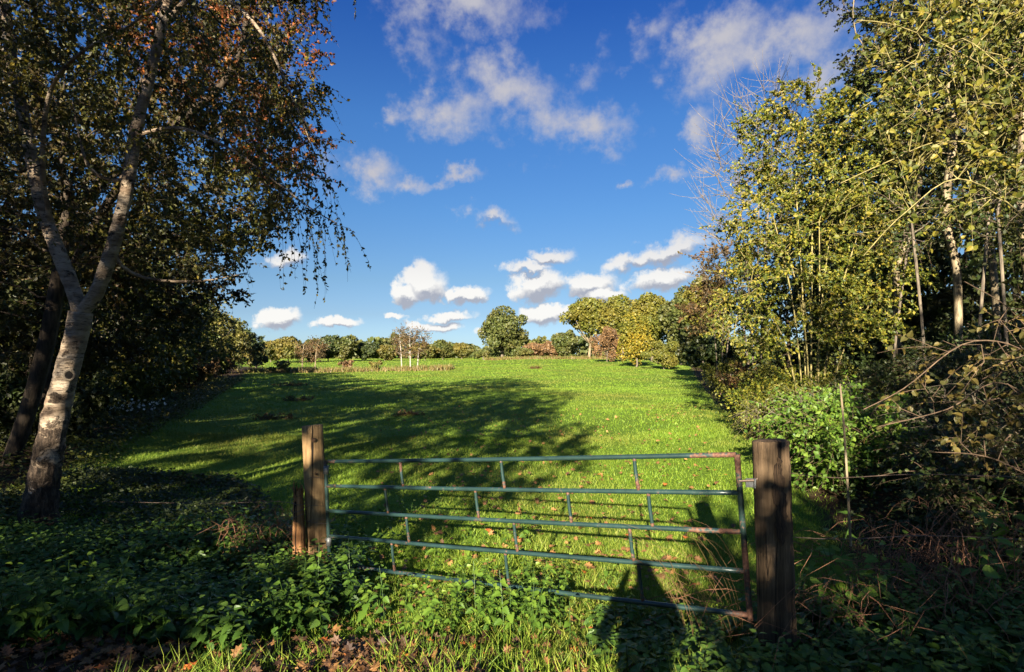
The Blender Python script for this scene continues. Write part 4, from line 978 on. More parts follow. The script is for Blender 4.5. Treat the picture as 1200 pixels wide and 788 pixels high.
# ---- trees of the middle distance and the far hedge line ----
def lobed_tree(name, label, px, d, top, w, leaf, seed, bark='bark_grey', lobes=9, n=3600, size=.36, lo=.22, trunk_r=.16, group=None, depth=None, wob=1.0, cat='tree', squash=1.0, shape=0.0):
    rng = np.random.default_rng(seed)
    x = wx(px, d); z0 = gz(x, d); zt = EYE + (HOR - top) / F * d; H = zt - z0; rw = w / F * d / 2
    root = thing(name, label, cat, (x, d, z0), group)
    cz = z0 + H * (lo + (1 - lo) / 2); rz = H * (1 - lo) / 2; ry = (depth or rw)
    dirs = nrm(rng.normal(size=(lobes, 3)))
    # spread the lobes evenly
    for _ in range(14):
        df = dirs[:, None] - dirs[None]; dd = (df ** 2).sum(-1) + 1e-3; np.fill_diagonal(dd, 1e9); dirs = nrm(dirs + .1 * (df / dd[..., None]).sum(1))
    lr = (.20 + .30 * rng.random(lobes))
    k = (1 - lr) * (.60 + .54 * rng.random(lobes))
    taper = 1 - shape * np.clip(dirs[:, 2:3] * .5 + .5, 0, 1)
    C = np.array([x, d, cz]) + dirs * k[:, None] * np.array([rw, ry, rz]) * np.concatenate([taper, taper, np.ones_like(taper)], 1)
    C = np.concatenate([C, [[x, d, cz]]]); lr = np.append(lr, .42); L = len(C)
    g = G(); hz = cz - rz * .2
    path = resample([[x, d, z0 - .2], [x + rng.normal() * .05 * rw, d, z0 + H * lo], [x, d, hz], [x, d, cz + rz * .4]], max(.4, H / 12))
    tubes(g, path[None], np.linspace(trunk_r, trunk_r * .3, len(path))[None], 7)
    fork = path[len(path) // 3]
    for c in C[:-1]:
        pl = resample([fork * [1, 1, 1], fork * .45 + c * .55 + [0, 0, -.1 * rz], c], max(.5, H / 10)); tubes(g, pl[None], np.linspace(trunk_r * .42, trunk_r * .1, len(pl))[None], 5)
    g.build('trunk', M[bark], root, root.location, True)
    pr = lr ** 2; i = rng.choice(L, n, p=pr / pr.sum())
    dv = nrm(rng.normal(size=(n, 3)) + [0, -.25, .15]); r = .55 + .5 * rng.random(n) ** .6
    # ragged lobes: second level of clumps
    sub = nrm(rng.normal(size=(L, 14, 3))); near = np.einsum('nk,njk->nj', dv, sub[i]).max(1); r = r * (.66 + .42 * sstep(.55, .98, near)) * wob
    P = C[i] + dv * (r * lr[i])[:, None] * np.array([rw, ry, rz * squash])
    P[:, 2] = np.maximum(P[:, 2], z0 + .15)
    Nn = dv * .8 + rng.normal(size=(n, 3)) * .75; A = rng.normal(size=(n, 3))
    g = G(); leaves(g, P, A, Nn, size * (.55 + .8 * rng.random(n)), T_CLUMP, rng.random(n))
    g.build('crown', M[leaf], root, root.location)
    return root

far_line = [  # px, depth, top, width, leaf, label
    (318, 118, 398, 34, 'lf_farolive', 'small olive tree in the far line just right of the left row'), (338, 112, 392, 42, 'lf_farolive', 'golden olive tree near the left end of the far line'),
    (365, 118, 396, 30, 'lf_far', 'green tree between the golden tree and the dark pair of the far line'), (384, 124, 391, 34, 'lf_fardark', 'dark green tree of the far line, taller of the dark pair'),
    (404, 126, 392, 36, 'lf_far', 'broad green tree beside the dark one in the far line'), (430, 130, 399, 28, 'lf_fardark', 'small dark rounded tree in a gap of the far line'),
    (452, 132, 402, 26, 'lf_farolive', 'olive tree behind the white trunked birches, on their left'), (498, 132, 402, 34, 'lf_farolive', 'olive tree behind the white trunked birches, on their right'),
    (518, 136, 399, 34, 'lf_far', 'broad green tree of the far line midway to the lone oak'), (541, 138, 401, 26, 'lf_farolive', 'low olive tree just left of the lone oak'),
    (628, 150, 402, 40, 'lf_farbrown', 'low brownish trees right of the lone oak'), (612, 142, 408, 30, 'lf_far', 'low green bush at the right foot of the lone oak'),
    (650, 140, 399, 40, 'lf_farbrown', 'rusty brown tree of the far line left of the tall oak'), (662, 118, 386, 34, 'lf_far', 'slim olive green tree left of the tall oak')]
for i, (px, d, top, w, lm, lab) in enumerate(far_line):
    lobed_tree('far_tree', lab, px, d, top, w, lm, 200 + i, n=5200, size=.40, lo=.04, lobes=15, group='trees of the far line', wob=1.05)
lobed_tree('lone_oak', 'lone rounded green oak standing by itself in the far meadow', 589, 108, 361, 64, 'lf_far', 220, n=9000, size=.38, lo=.04, lobes=12, trunk_r=.35, wob=1.05)
lobed_tree('bush', 'low dark bush at the left foot of the lone oak', 566, 106, 404, 26, 'lf_far', 221, n=900, size=.4, lo=.0, lobes=5, cat='bush')
right_row = [(690, 100, 346, 70, 'lf_olive', 13, .36, 'tall open crowned oak with a visible pale trunk at the head of the right row', 'bark_pale'),
             (728, 92, 344, 60, 'lf_olive', 10, .2, 'rounded olive oak behind the yellow maple, second of the right row', 'bark_grey'),
             (765, 84, 340, 66, 'lf_olive', 11, .15, 'broad olive oak above the yellow maple in the right row', 'bark_grey'),
             (800, 72, 332, 66, 'lf_far', 11, .12, 'green oak above the round grey bush in the right row', 'bark_grey'),
             (828, 60, 318, 64, 'lf_olive', 12, .12, 'tallest olive green oak, nearest of the right row', 'bark_grey')]
for i, (px, d, top, w, lm, lb, lo, lab, bk) in enumerate(right_row):
    lobed_tree('oak_tree', lab, px, d, top, w, lm, 230 + i, bark=bk, n=9500, size=.24 + .0012 * d, lo=lo, lobes=lb, trunk_r=.3, group='oaks of the right row', wob=1.05)
lobed_tree('brown_shrub', 'rounded reddish brown shrub under the tall open oak', 712, 82, 378, 44, 'lf_farbrown', 240, n=6000, size=.2, lo=.0, lobes=9, trunk_r=.08, cat='shrub')
lobed_tree('maple_tree', 'bright yellow conical maple in front of the right row', 745, 66, 361, 54, 'lf_yellow', 241, n=7000, size=.22, lo=.02, lobes=17, trunk_r=.12, shape=.55)
lobed_tree('round_bush', 'round grey green bush right of the yellow maple', 779, 60, 399, 52, 'lf_olive', 242, n=5600, size=.16, lo=.0, lobes=9, trunk_r=.06, cat='bush')
lobed_tree('dark_bush', 'dark bush between the round bush and the brown tree', 815, 48, 376, 56, 'lf_dark', 243, n=3600, size=.24, lo=.0, lobes=9, trunk_r=.06, cat='bush')
lobed_tree('dark_bush', 'lower dark bush in front, at the right end of the meadow head', 838, 40, 392, 50, 'lf_dark', 244, n=3000, size=.2, lo=.0, lobes=8, trunk_r=.06, cat='bush')
# young birches on the strip of reeds
for i, (px, d, top, lean, lab) in enumerate([(471, 66, 382, -3, 'leftmost and shortest of the white trunked young birches on the reed strip'), (481, 64, 382, -1, 'middle white trunked young birch on the reed strip'), (489, 65, 384, 4, 'rightmost white trunked young birch on the reed strip'), (354, 68, 398, 2, 'thin bare stemmed young birch near the left end of the reed strip'), (369, 67, 396, 3, 'reddish young birch at the left end of the reed strip')]):
    x = wx(px, d); z0 = gz(x, d); zt = EYE + (HOR - top) / F * d; lx = lean / F * d
    tk = [resample([[x, d, z0 - .2], [x + lx * .4, d, z0 + (zt - z0) * .45], [x + lx, d, z0 + (zt - z0) * .8]], .4)]
    T('young_birch', lab, 'tree', (x, d), [(x + lx, d, z0 + (zt - z0) * .72, 1.15, 1.1, (zt - z0) * .27), (x + lx * .3, d, z0 + (zt - z0) * .42, .9, .9, (zt - z0) * .14)], 'lf_birchfar', 'bark_white' if i < 3 else 'bark_pale', 250 + i, trunk=tk, trunk_r=.075, tip_r=.012, n_att=420, step=.3, ntw=3.5, tlen=.7, q=5, size=.15, group='young birches on the reed strip', twig_r=.012, sides=6, droop=0)
lobed_tree('bush', 'dark bush on the reed strip at the far left of the meadow', 300, 66, 400, 30, 'lf_fardark', 260, n=1200, size=.26, lo=0, lobes=6, cat='bush')
for i, (px, d, top, w, lab) in enumerate([(406, 66, 420, 22, 'low reddish bush on the reed strip beside the far meadow'), (440, 64, 421, 22, 'low straw coloured bush on the reed strip left of the white birches'), (330, 60, 421, 30, 'low dark weedy bush where the reed strip meets the left row')]):
    lobed_tree('low_bush', lab, px, d, top, w, ['lf_farbrown', 'lf_farolive', 'lf_far'][i], 262 + i, n=500, size=.2, lo=0, lobes=5, trunk_r=.03, cat='bush')

def build_mass():
    rng = np.random.default_rng(300)
    # reed strip across the meadow
    g = G(); n = 9000
    x = rng.uniform(-30, -7, n); y = 63 + rng.normal(size=n) * 1.3 + .05 * (x + 20)
    cl = .5 + .5 * np.sin(x * 1.7 + np.sin(x * .6) * 3); k = rng.random(n) < .25 + .75 * cl; x, y = x[k], y[k]
    blades(g, rng, x, y, .5, .09, .4); tag(g.build('reed_strip', M['reed']), 'strip of straw coloured reeds and rough grass across the meadow', 'reeds', None, 'stuff')
    g = G(); n = 5000
    d = rng.uniform(98, 104, n); x = d * rng.uniform(-.05, .36, n); blades(g, rng, x, d, .5, .12, .35)
    tag(g.build('rough_grass', M['reed']), 'rough pale grass along the far meadow edge under the oaks', 'rough grass', None, 'stuff')
    # wood beyond the far line that closes the horizon
    g = G(); n = 26000
    a = rng.uniform(-1.15, 1.15, n); d = rng.uniform(175, 205, n); x = d * np.tan(a * .82); z0 = hgt(x, d)
    hmax = 5.0 + 1.6 * np.sin(x * .11) + 1.2 * np.sin(x * .31 + 1) + .9 * np.sin(x * .8)
    z = z0 + hmax * rng.random(n) ** .7
    leaves(g, np.stack([x, d, z], 1), rng.normal(size=(n, 3)), rng.normal(size=(n, 3)) + [0, -.6, .3], rng.uniform(.7, 1.7, n), T_CLUMP, np.clip(.5 + .35 * np.sin(x * .2) + .25 * rng.normal(size=n), 0, 1))
    tag(g.build('distant_wood', M['lf_far']), 'unbroken distant wood closing the horizon behind the far tree line', 'wood', None, 'stuff')
    # woodland floor plants along the two edges
    def cover(name, lab, cat, mat_, n, fx, size, hgt_, seed, tmpl=T_RHOMB):
        r = np.random.default_rng(seed); x, y = fx(r, n); g = G()
        z = hgt(x, y) + hgt_ * r.random(n) ** .8 * (.5 + .5 * np.sin(x * 2.1 + y) * np.sin(y * 1.7))
        leaves(g, np.stack([x, y, z], 1), r.normal(size=(n, 3)) * [1, 1, .4], r.normal(size=(n, 3)) * .6 + [0, -.2, 1], size * (.6 + .8 * r.random(n)) * (1 + .03 * y), tmpl, r.random(n))
        tag(g.build(name, M[mat_]), lab, cat, None, 'stuff')
    def fl(r, n):
        y = 5.5 + 40 * r.random(n) ** 1.7; x = -7.0 - .42 * (y - 8) - np.abs(r.normal(size=n)) * 2.0 + .5; return x, y
    def fr(r, n):
        y = 4 + 34 * r.random(n) ** 1.7; x = 3.5 + .30 * (y - 5) + np.abs(r.normal(size=n)) * 1.8; return x, y
    def fm(r, n):
        y = 5.6 + 3.6 * r.random(n); x = -7.2 + (5.4 - .8 * (y - 5.6)) * r.random(n) ; return x, y
    cover('woodland_plants', 'low leafy plants covering the ground along the left meadow edge', 'ground plants', 'lf_hedge', 26000, fl, .05, .45, 301)
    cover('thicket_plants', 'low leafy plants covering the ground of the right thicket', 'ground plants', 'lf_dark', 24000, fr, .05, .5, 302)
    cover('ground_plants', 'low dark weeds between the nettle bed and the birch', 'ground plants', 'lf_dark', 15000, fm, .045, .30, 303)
    # white flowers by the left edge
    g = G(); r = np.random.default_rng(304); n = 130
    x = -11.6 + r.normal(size=n) * .6; y = 16.0 + r.normal(size=n) * .5; z = hgt(x, y) + .35 + .3 * r.random(n)
    leaves(g, np.stack([x, y, z], 1), r.normal(size=(n, 3)), r.normal(size=(n, 3)) + [0, -.8, .5], .07, T_CLUMP, r.random(n))
    o = g.build('white_flowers', M['white_petals']); tag(o, 'scatter of small white flowers at the left meadow edge', 'flowers', None, 'stuff')
build_mass()

# ---- trees behind the viewpoint (they throw the shade over the foreground) ----
def shade_tree(lab, x, y, ells, seed, n_att=520, step=.30):
    T('shade_tree', lab, 'tree', (x, y), ells, 'lf_oak_dark', 'bark_dark', seed, trunk_r=.2, n_att=n_att, step=step, ntw=3.4, tlen=.6, q=12, size=.17, twig=False, sides=5, maxn=8000)
shade_tree('tall broad tree behind the viewpoint on the left, shading the nettles', -7.2, -7.2, [(-5.9, -7, 6.0, 2.35, 2, 3.0), (-8.9, -7, 3.6, 4.3, 1.6, 1.5), (-4.1, -7, 6.6, 1.3, 1.2, 1.7), (-8.5, -7.4, 9.5, 4.0, 2, 2.6)], 400, 1650)
shade_tree('second broad tree behind the viewpoint, further left, shading the birch', -12.5, -7, [(-13, -7, 6.2, 4.0, 2, 4.0), (-11, -7, 3.2, 4, 2, 1.6), (-16, -7.5, 8.5, 4, 2, 5)], 401, 1900)
shade_tree('tree behind the viewpoint on the right, shading the thicket', 5.2, -7, [(4.8, -7, 6.4, 3.6, 2.0, 3.2), (8.4, -7, 8.6, 3.6, 2, 5.0), (2.0, -7, 4.2, 2.6, 1.2, 1.4), (1.7, -7, 5.0, 1.3, 1.0, .9)], 402, 1550)
shade_tree('low tree behind the viewpoint on the left, shading the leaf litter', -7.6, -6.6, [(-7.6, -6.6, 3.3, 3.1, .9, 1.25), (-12, -6.6, 3.6, 3, .9, 1.4)], 404, 560, .25)
shade_tree('slender thin crowned tree behind the viewpoint, dappling the birch stem', -9.0, -7.8, [(-9.1, -7.6, 6.6, 1.3, 1.0, 2.6)], 405, 170, .26)
shade_tree('low bush like tree behind the viewpoint, shading the gateway corner', .8, -7.6, [(.35, -7, 3.35, 1.75, .9, 1.15), (-.05, -7, 4.1, 1.2, .8, .8), (3, -7, 3.2, 2.6, 1.2, 1.2)], 403, 1050, .22)

# ---- nettles, brambles, fallen leaves ----
def nettle_arrays(g, gs, rng, x, y, h, pairs=7, size=.078):
    n = len(x); z0 = hgt(x, y)
    lean = rng.normal(size=(n, 2)) * .16
    t = np.linspace(0, 1, 5)
    S = np.stack([x[:, None] + lean[:, :1] * h[:, None] * t ** 2, y[:, None] + lean[:, 1:] * h[:, None] * t ** 2, z0[:, None] - .03 + h[:, None] * t], -1)
    tubes(gs, S, np.linspace(.004, .002, 5)[None].repeat(n, 0), 4)
    a0 = rng.random(n) * 6.28
    for k in range(pairs):
        tk = 1 - .16 * k ** 1.05 if k else 1.0
        tk = max(tk, .12)
        p = np.stack([x + lean[:, 0] * h * tk ** 2, y + lean[:, 1] * h * tk ** 2, z0 + h * tk], 1)
        sz = size * (.55, .85, 1.05, 1.1, 1.0, .9, .8)[min(k, 6)] * (.8 + .4 * rng.random(n))
        for s in (0, math.pi):
            a = a0 + k * 1.571 + s + rng.normal(size=n) * .25
            dr = (-.05, .0, -.18, -.30, -.38, -.45, -.5)[min(k, 6)] + rng.normal(size=n) * .12
            if k == 0: dr = dr + .35
            A = np.stack([np.cos(a), np.sin(a), dr], 1)
            Nn = np.array([0, 0, 1.0]) + rng.normal(size=(n, 3)) * .32
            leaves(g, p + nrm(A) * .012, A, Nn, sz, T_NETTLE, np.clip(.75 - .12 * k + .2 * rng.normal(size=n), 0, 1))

def build_nettles():
    rng = np.random.default_rng(500)
    g = G(); gs = G()
    def put(n, f):
        x, y, h = f(n); nettle_arrays(gN, gS, rng, x, y, h)
    gN, gS = G(), G()
    def bed(n):
        y = 3.4 + 2.8 * rng.random(n) ** .8; lo = -1.02 * y; hi = np.where(y < 3.6, -1.7 - 1.3 * (3.6 - y), 0) * (y < 3.6) + (y >= 3.6) * np.where(y > 4.7, -1.45 - .25 * (y - 4.7), -1.25 - .35 * (4.7 - y)) + rng.normal(size=n) * .12
        x = lo + (hi - lo) * rng.random(n); cl = .5 + .5 * np.sin(1.9 * x + 1) * np.sin(2.3 * y)
        return x, y, .20 + .16 * cl + .10 * rng.random(n)
    put(940, bed)
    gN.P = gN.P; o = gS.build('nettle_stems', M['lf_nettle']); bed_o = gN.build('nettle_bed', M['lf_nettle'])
    o.parent = bed_o; tag(bed_o, 'dense shaded bed of nettles filling the ground left of the gate', 'nettles', None, 'stuff')
    gN, gS = G(), G()
    def rt(n):
        y = 2.75 + 1.5 * rng.random(n); x = .55 + (y * .98 - .55) * rng.random(n); x = np.where((y < 3.1) & (x < .7), x + .8, x)
        return x, y, np.where((y > 3.15) & (x < 1.75), .07 + .07 * rng.random(n), .10 + .14 * rng.random(n) + .10 * sstep(1.5, 2.6, x))
    put(460, rt)
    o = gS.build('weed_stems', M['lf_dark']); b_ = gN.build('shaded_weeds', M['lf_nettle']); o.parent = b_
    tag(b_, 'dark shaded nettles and weeds round the foot of the dark post', 'nettles', None, 'stuff')
    # individual plants: a handful of prototypes, copied
    protos = []
    for k in range(6):
        r2 = np.random.default_rng(510 + k); a, b = G(), G(); h = np.array([.30 + .05 * k])
        z = gz(0, 4.2); nettle_arrays(a, b, r2, np.array([0.0]), np.array([4.2]), h, 7, .078)
        root = thing('nettle_plant', None, 'nettle', (0, 4.2, z)); s = b.build('stem', M['lf_bright'], root, (0, 4.2, z)); l = a.build('foliage', M['lf_bright'], root, (0, 4.2, z))
        protos.append((root, [s, l])); 
    used = set()
    def place(x, y, k, lab, grp, sc=1.0):
        root, ch = protos[k]
        if k in used:
            o = root.copy(); COL.objects.link(o)
            for c in ch:
                d = c.copy(); COL.objects.link(d); d.parent = o
        else: o = root; used.add(k)
        o.location = (x, y, gz(x, y)); o.rotation_euler[2] = rng.random() * 6.28; o.scale = (sc, sc, sc); tag(o, lab, 'nettle', grp)
    for i in range(120):
        px = rng.normal() * 62 + 590; py = rng.uniform(655, 745)
        d = 2.0 * F / (py - HOR + 20) ; d = max(3.1, min(d, 5.2)); place(wx(px, d), d, i % 6, 'bright sunlit nettle growing through the bottom rail at the middle of the gate', 'sunlit nettles at the middle of the gate', rng.uniform(.5, .9))
    for i in range(26):
        d = rng.uniform(3.5, 4.3); place(wx(rng.uniform(20, 170), d), d, i % 6, 'light green nettle standing above the dark bed at the lower left', 'light nettles at the lower left', rng.uniform(.8, 1.2))
    for i in range(24):
        d = rng.uniform(4.0, 4.9); place(wx(rng.uniform(300, 430), d), d, i % 6, 'nettle leaning out in front of the pale post foot', 'nettles before the pale post', rng.uniform(.8, 1.15))
    for i in range(34):
        d = rng.uniform(5.4, 7.2); place(wx(rng.uniform(395, 620), d), d, i % 6, 'nettle growing in the meadow just behind the gate rails', 'nettles behind the gate', rng.uniform(.5, .9))
    for i in range(26):
        d = rng.uniform(3.5, 4.4); place(wx(rng.uniform(930, 1200), d), d, i % 6, 'shaded nettle standing in front of the dead brown brambles on the right', 'nettles in the right corner', rng.uniform(.9, 1.6))
    # brambles: thin arching brown stems right of the dark post, and dead grass
    def arcs(name, lab, n, fx, mat_, rr, L, hh, seed):
        r = np.random.default_rng(seed); x, y = fx(r, n); z = hgt(x, y); a = r.random(n) * 6.28; t = np.linspace(0, 1, 8)
        ln = L * (.5 + r.random(n)); h = hh * (.4 + .8 * r.random(n))
        P = np.stack([x[:, None] + np.cos(a)[:, None] * ln[:, None] * t, y[:, None] + np.sin(a)[:, None] * ln[:, None] * t * .6, z[:, None] + h[:, None] * 4 * t * (1 - t * .85) * .8], -1)
        P[:, 1:] += r.normal(size=(n, 7, 3)) * .018
        g = G(); tubes(g, P, (rr * (.6 + .8 * r.random((n, 1)))) * np.linspace(1, .4, 8)[None], 4); o = g.build(name, M[mat_]); tag(o, lab, 'brambles', None, 'stuff'); return o
    arcs('dead_brambles', 'tangle of dead reddish brown bramble stems on the right bank', 190, lambda r, n: (r.normal(size=n) * .45 + 3.35, r.normal(size=n) * .3 + 4.15), 'bramble', .0032, .75, .62, 520)
    arcs('bramble_stems', 'loose arching bramble stems beside the dark post', 90, lambda r, n: (r.uniform(1.75, 3.2, n), r.uniform(3.2, 4.2, n)), 'bramble', .0028, .8, .5, 521)
    arcs('dead_stalks', 'dry brown stalks behind the splintered stub', 90, lambda r, n: (r.normal(size=n) * .22 - 2.55, r.normal(size=n) * .25 + 5.7), 'bramble', .0026, .5, .5, 522)
    # dead grass blades woven through the latch end of the gate
    g = G(); r = np.random.default_rng(523); n = 26
    x = r.uniform(1.15, 1.7, n); y = r.uniform(3.5, 3.9, n); t = np.linspace(0, 1, 7); a = r.uniform(2.2, 4.2, n); z = hgt(x, y)
    P = np.stack([x[:, None] + .5 * np.cos(a)[:, None] * t ** 1.6, y[:, None] + .2 * np.sin(a)[:, None] * t, z[:, None] + (.5 + .45 * r.random(n))[:, None] * (t * 1.5 - .55 * t ** 2.5)], -1)
    tubes(g, P, np.array([.0016])[None].repeat(n, 0) * np.linspace(1, .4, 7)[None], 3); tag(g.build('dry_grass', M['dry']), 'long dry grass stems bent across the latch end of the gate', 'dry grass', None, 'stuff')
build_nettles()

def build_litter():
    rng = np.random.default_rng(600)
    def field(n, f, size, tmpl=T_LOBED, up=.06, flat=.35, rb=(0, 1)):
        x, y = f(n); n = len(x); g = G()
        P = np.stack([x, y, hgt(x, y) + up * rng.random(n)], 1); A = rng.normal(size=(n, 3)) * [1, 1, .25]; Nn = rng.normal(size=(n, 3)) * flat + [0, -.1, 1]
        leaves(g, P, A, Nn, size * (.6 + .7 * rng.random(n)), tmpl, rb[0] + (rb[1] - rb[0]) * rng.random(n)); return g
    def strip(n):
        y = rng.uniform(2.75, 3.75, n); x = rng.uniform(-1.0, -.12, n) * y; k = rng.random(n) < .35; x = np.where(k, x * .4, x); q = rng.random(n) < .15 + .85 * sstep(-.1, .5, np.sin(3.1 * x + 1.3 * np.sin(2 * y)) * np.sin(3.7 * y + x)); return x[q], y[q]
    tag(field(5200, strip, .075, rb=(0, .8)).build('leaf_litter', M['lf_fallen']), 'brown fallen leaf litter along the bottom left', 'leaf litter', None, 'stuff')
    def strip2(n):
        y = rng.uniform(2.8, 5.2, n); x = rng.uniform(-.35, .38, n) * y; return x, y
    tag(field(800, strip2, .06, rb=(.1, .9)).build('gateway_litter', M['lf_fallen']), 'fallen brown leaves in the grass of the gateway', 'leaf litter', None, 'stuff')
    def fld(n):
        y = 5 + 17 * rng.random(n) ** 1.5; x = y * rng.uniform(-.25, .36, n); return x, y
    tag(field(900, fld, .085, up=.11, rb=(.45, 1)).build('meadow_litter', M['lf_fallen']), 'small orange brown leaves strewn over the near meadow', 'leaf litter', None, 'stuff')
    # single leaves one can point at
    protos = []
    for k in range(5):
        g = G(); T_, fs = T_LOBED; r = np.random.default_rng(610 + k); V = T_.copy(); V[:, 2] += .25 * (V[:, 1] - .5) ** 2 * (1 if k % 2 else -.6) + .12 * V[:, 0] * math.sin(k) + .02 * r.normal(size=len(V)); V[:, 0] *= 1 + .25 * r.random()
        for f in fs: g.add(V - [0, .5, 0], [f], .2 + .15 * k)
        o = g.build('fallen_leaf', M['lf_fallen']); protos.append(o)
    used = set()
    def put(px, py, s, lab, grp=None, k=None, z=.05, m=None):
        k = rng.integers(0, 5) if k is None else k
        if k in used: o = protos[k].copy(); COL.objects.link(o)
        else: o = protos[k]; used.add(k)
        if m: o.data = o.data.copy(); o.data.materials[0] = M[m]
        d = 1.75 * F / (py - HOR)
        for _ in range(6):
            zz = gz(wx(px, d), d) + z; d = (EYE - zz) * F / (py - HOR)
        o.location = (wx(px, d), d, zz); o.scale = (s, s, s); o.rotation_euler = (rng.uniform(.15, .6), rng.normal() * .25, rng.random() * 6.28); tag(o, lab, 'leaf', grp)
    put(472, 771, .115, 'bright orange fallen leaf in the grass at the bottom edge', None, 0, .06, 'lf_orange')
    put(33, 750, .16, 'large reddish brown lobed leaf at the bottom left', None, 1, .06)
    put(83, 727, .10, 'mid sized orange brown leaf under the lower left nettles', None, 2, .06)
    put(395, 757, .10, 'pale tan curled leaf by the bright grass tufts', None, 3, .05)
    for i in range(110):
        px = rng.uniform(0, 440); py = rng.uniform(700, 786); put(px, py, rng.uniform(.06, .10), 'brown fallen leaf lying on the litter at the bottom left', 'fallen leaves at the bottom left')
    for i in range(70):
        put(rng.uniform(440, 760), rng.uniform(690, 786), rng.uniform(.055, .09), 'brown fallen leaf in the grass in front of the gate', 'fallen leaves before the gate')
    for i in range(60):
        put(rng.uniform(540, 860), rng.uniform(545, 690), rng.uniform(.07, .10), 'orange brown fallen leaf in the grass behind the gate rails', 'fallen leaves behind the gate', z=.08)
build_litter()

# ---- the photographer, whose shadow falls through the gate ----
def build_person():
    me = bpy.data.meshes.new('person')
    y = -.30
    J = {'pel': (0, y, .98, .15), 'bel': (0, y, 1.12, .145), 'chs': (0, y, 1.36, .17), 'nek': (0, y + .02, 1.53, .065), 'hed': (0, y + .03, 1.65, .095), 'top': (0, y + .02, 1.77, .085),
         'shl': (-.19, y, 1.45, .075), 'ell': (-.27, y + .06, 1.24, .06), 'hal': (-.09, y + .20, 1.62, .036), 'shr': (.19, y, 1.45, .075), 'elr': (.27, y + .06, 1.24, .06), 'har': (.09, y + .20, 1.62, .036),
         'hil': (-.10, y, .92, .10), 'knl': (-.12, y + .02, .50, .07), 'anl': (-.13, y, .09, .05), 'tol': (-.14, y + .16, .04, .04), 'hir': (.10, y, .92, .10), 'knr': (.12, y + .02, .50, .07), 'anr': (.13, y, .09, .05), 'tor': (.14, y + .16, .04, .04)}
    ks = list(J); V = [J[k][:3] for k in ks]
    Eg = [('pel', 'bel'), ('bel', 'chs'), ('chs', 'nek'), ('nek', 'hed'), ('hed', 'top'), ('chs', 'shl'), ('shl', 'ell'), ('ell', 'hal'), ('chs', 'shr'), ('shr', 'elr'), ('elr', 'har'), ('pel', 'hil'), ('hil', 'knl'), ('knl', 'anl'), ('anl', 'tol'), ('pel', 'hir'), ('hir', 'knr'), ('knr', 'anr'), ('anr', 'tor')]
    me.from_pydata([(x - .09, yy, z) for x, yy, z in V], [(ks.index(a), ks.index(b)) for a, b in Eg], [])
    o = bpy.data.objects.new('person', me); COL.objects.link(o)
    sk = o.modifiers.new('skin', 'SKIN')
    for v, k in zip(me.skin_vertices[0].data, ks): v.radius = (J[k][3], J[k][3] * .85); v.use_root = k == 'pel'
    o.modifiers.new('sub', 'SUBSURF').levels = 2; o.modifiers['sub'].render_levels = 2
    me.materials.append(M['cloth'])
    tag(o, 'person in a dark jacket holding a camera up to the eye behind the viewpoint', 'person')
build_person()

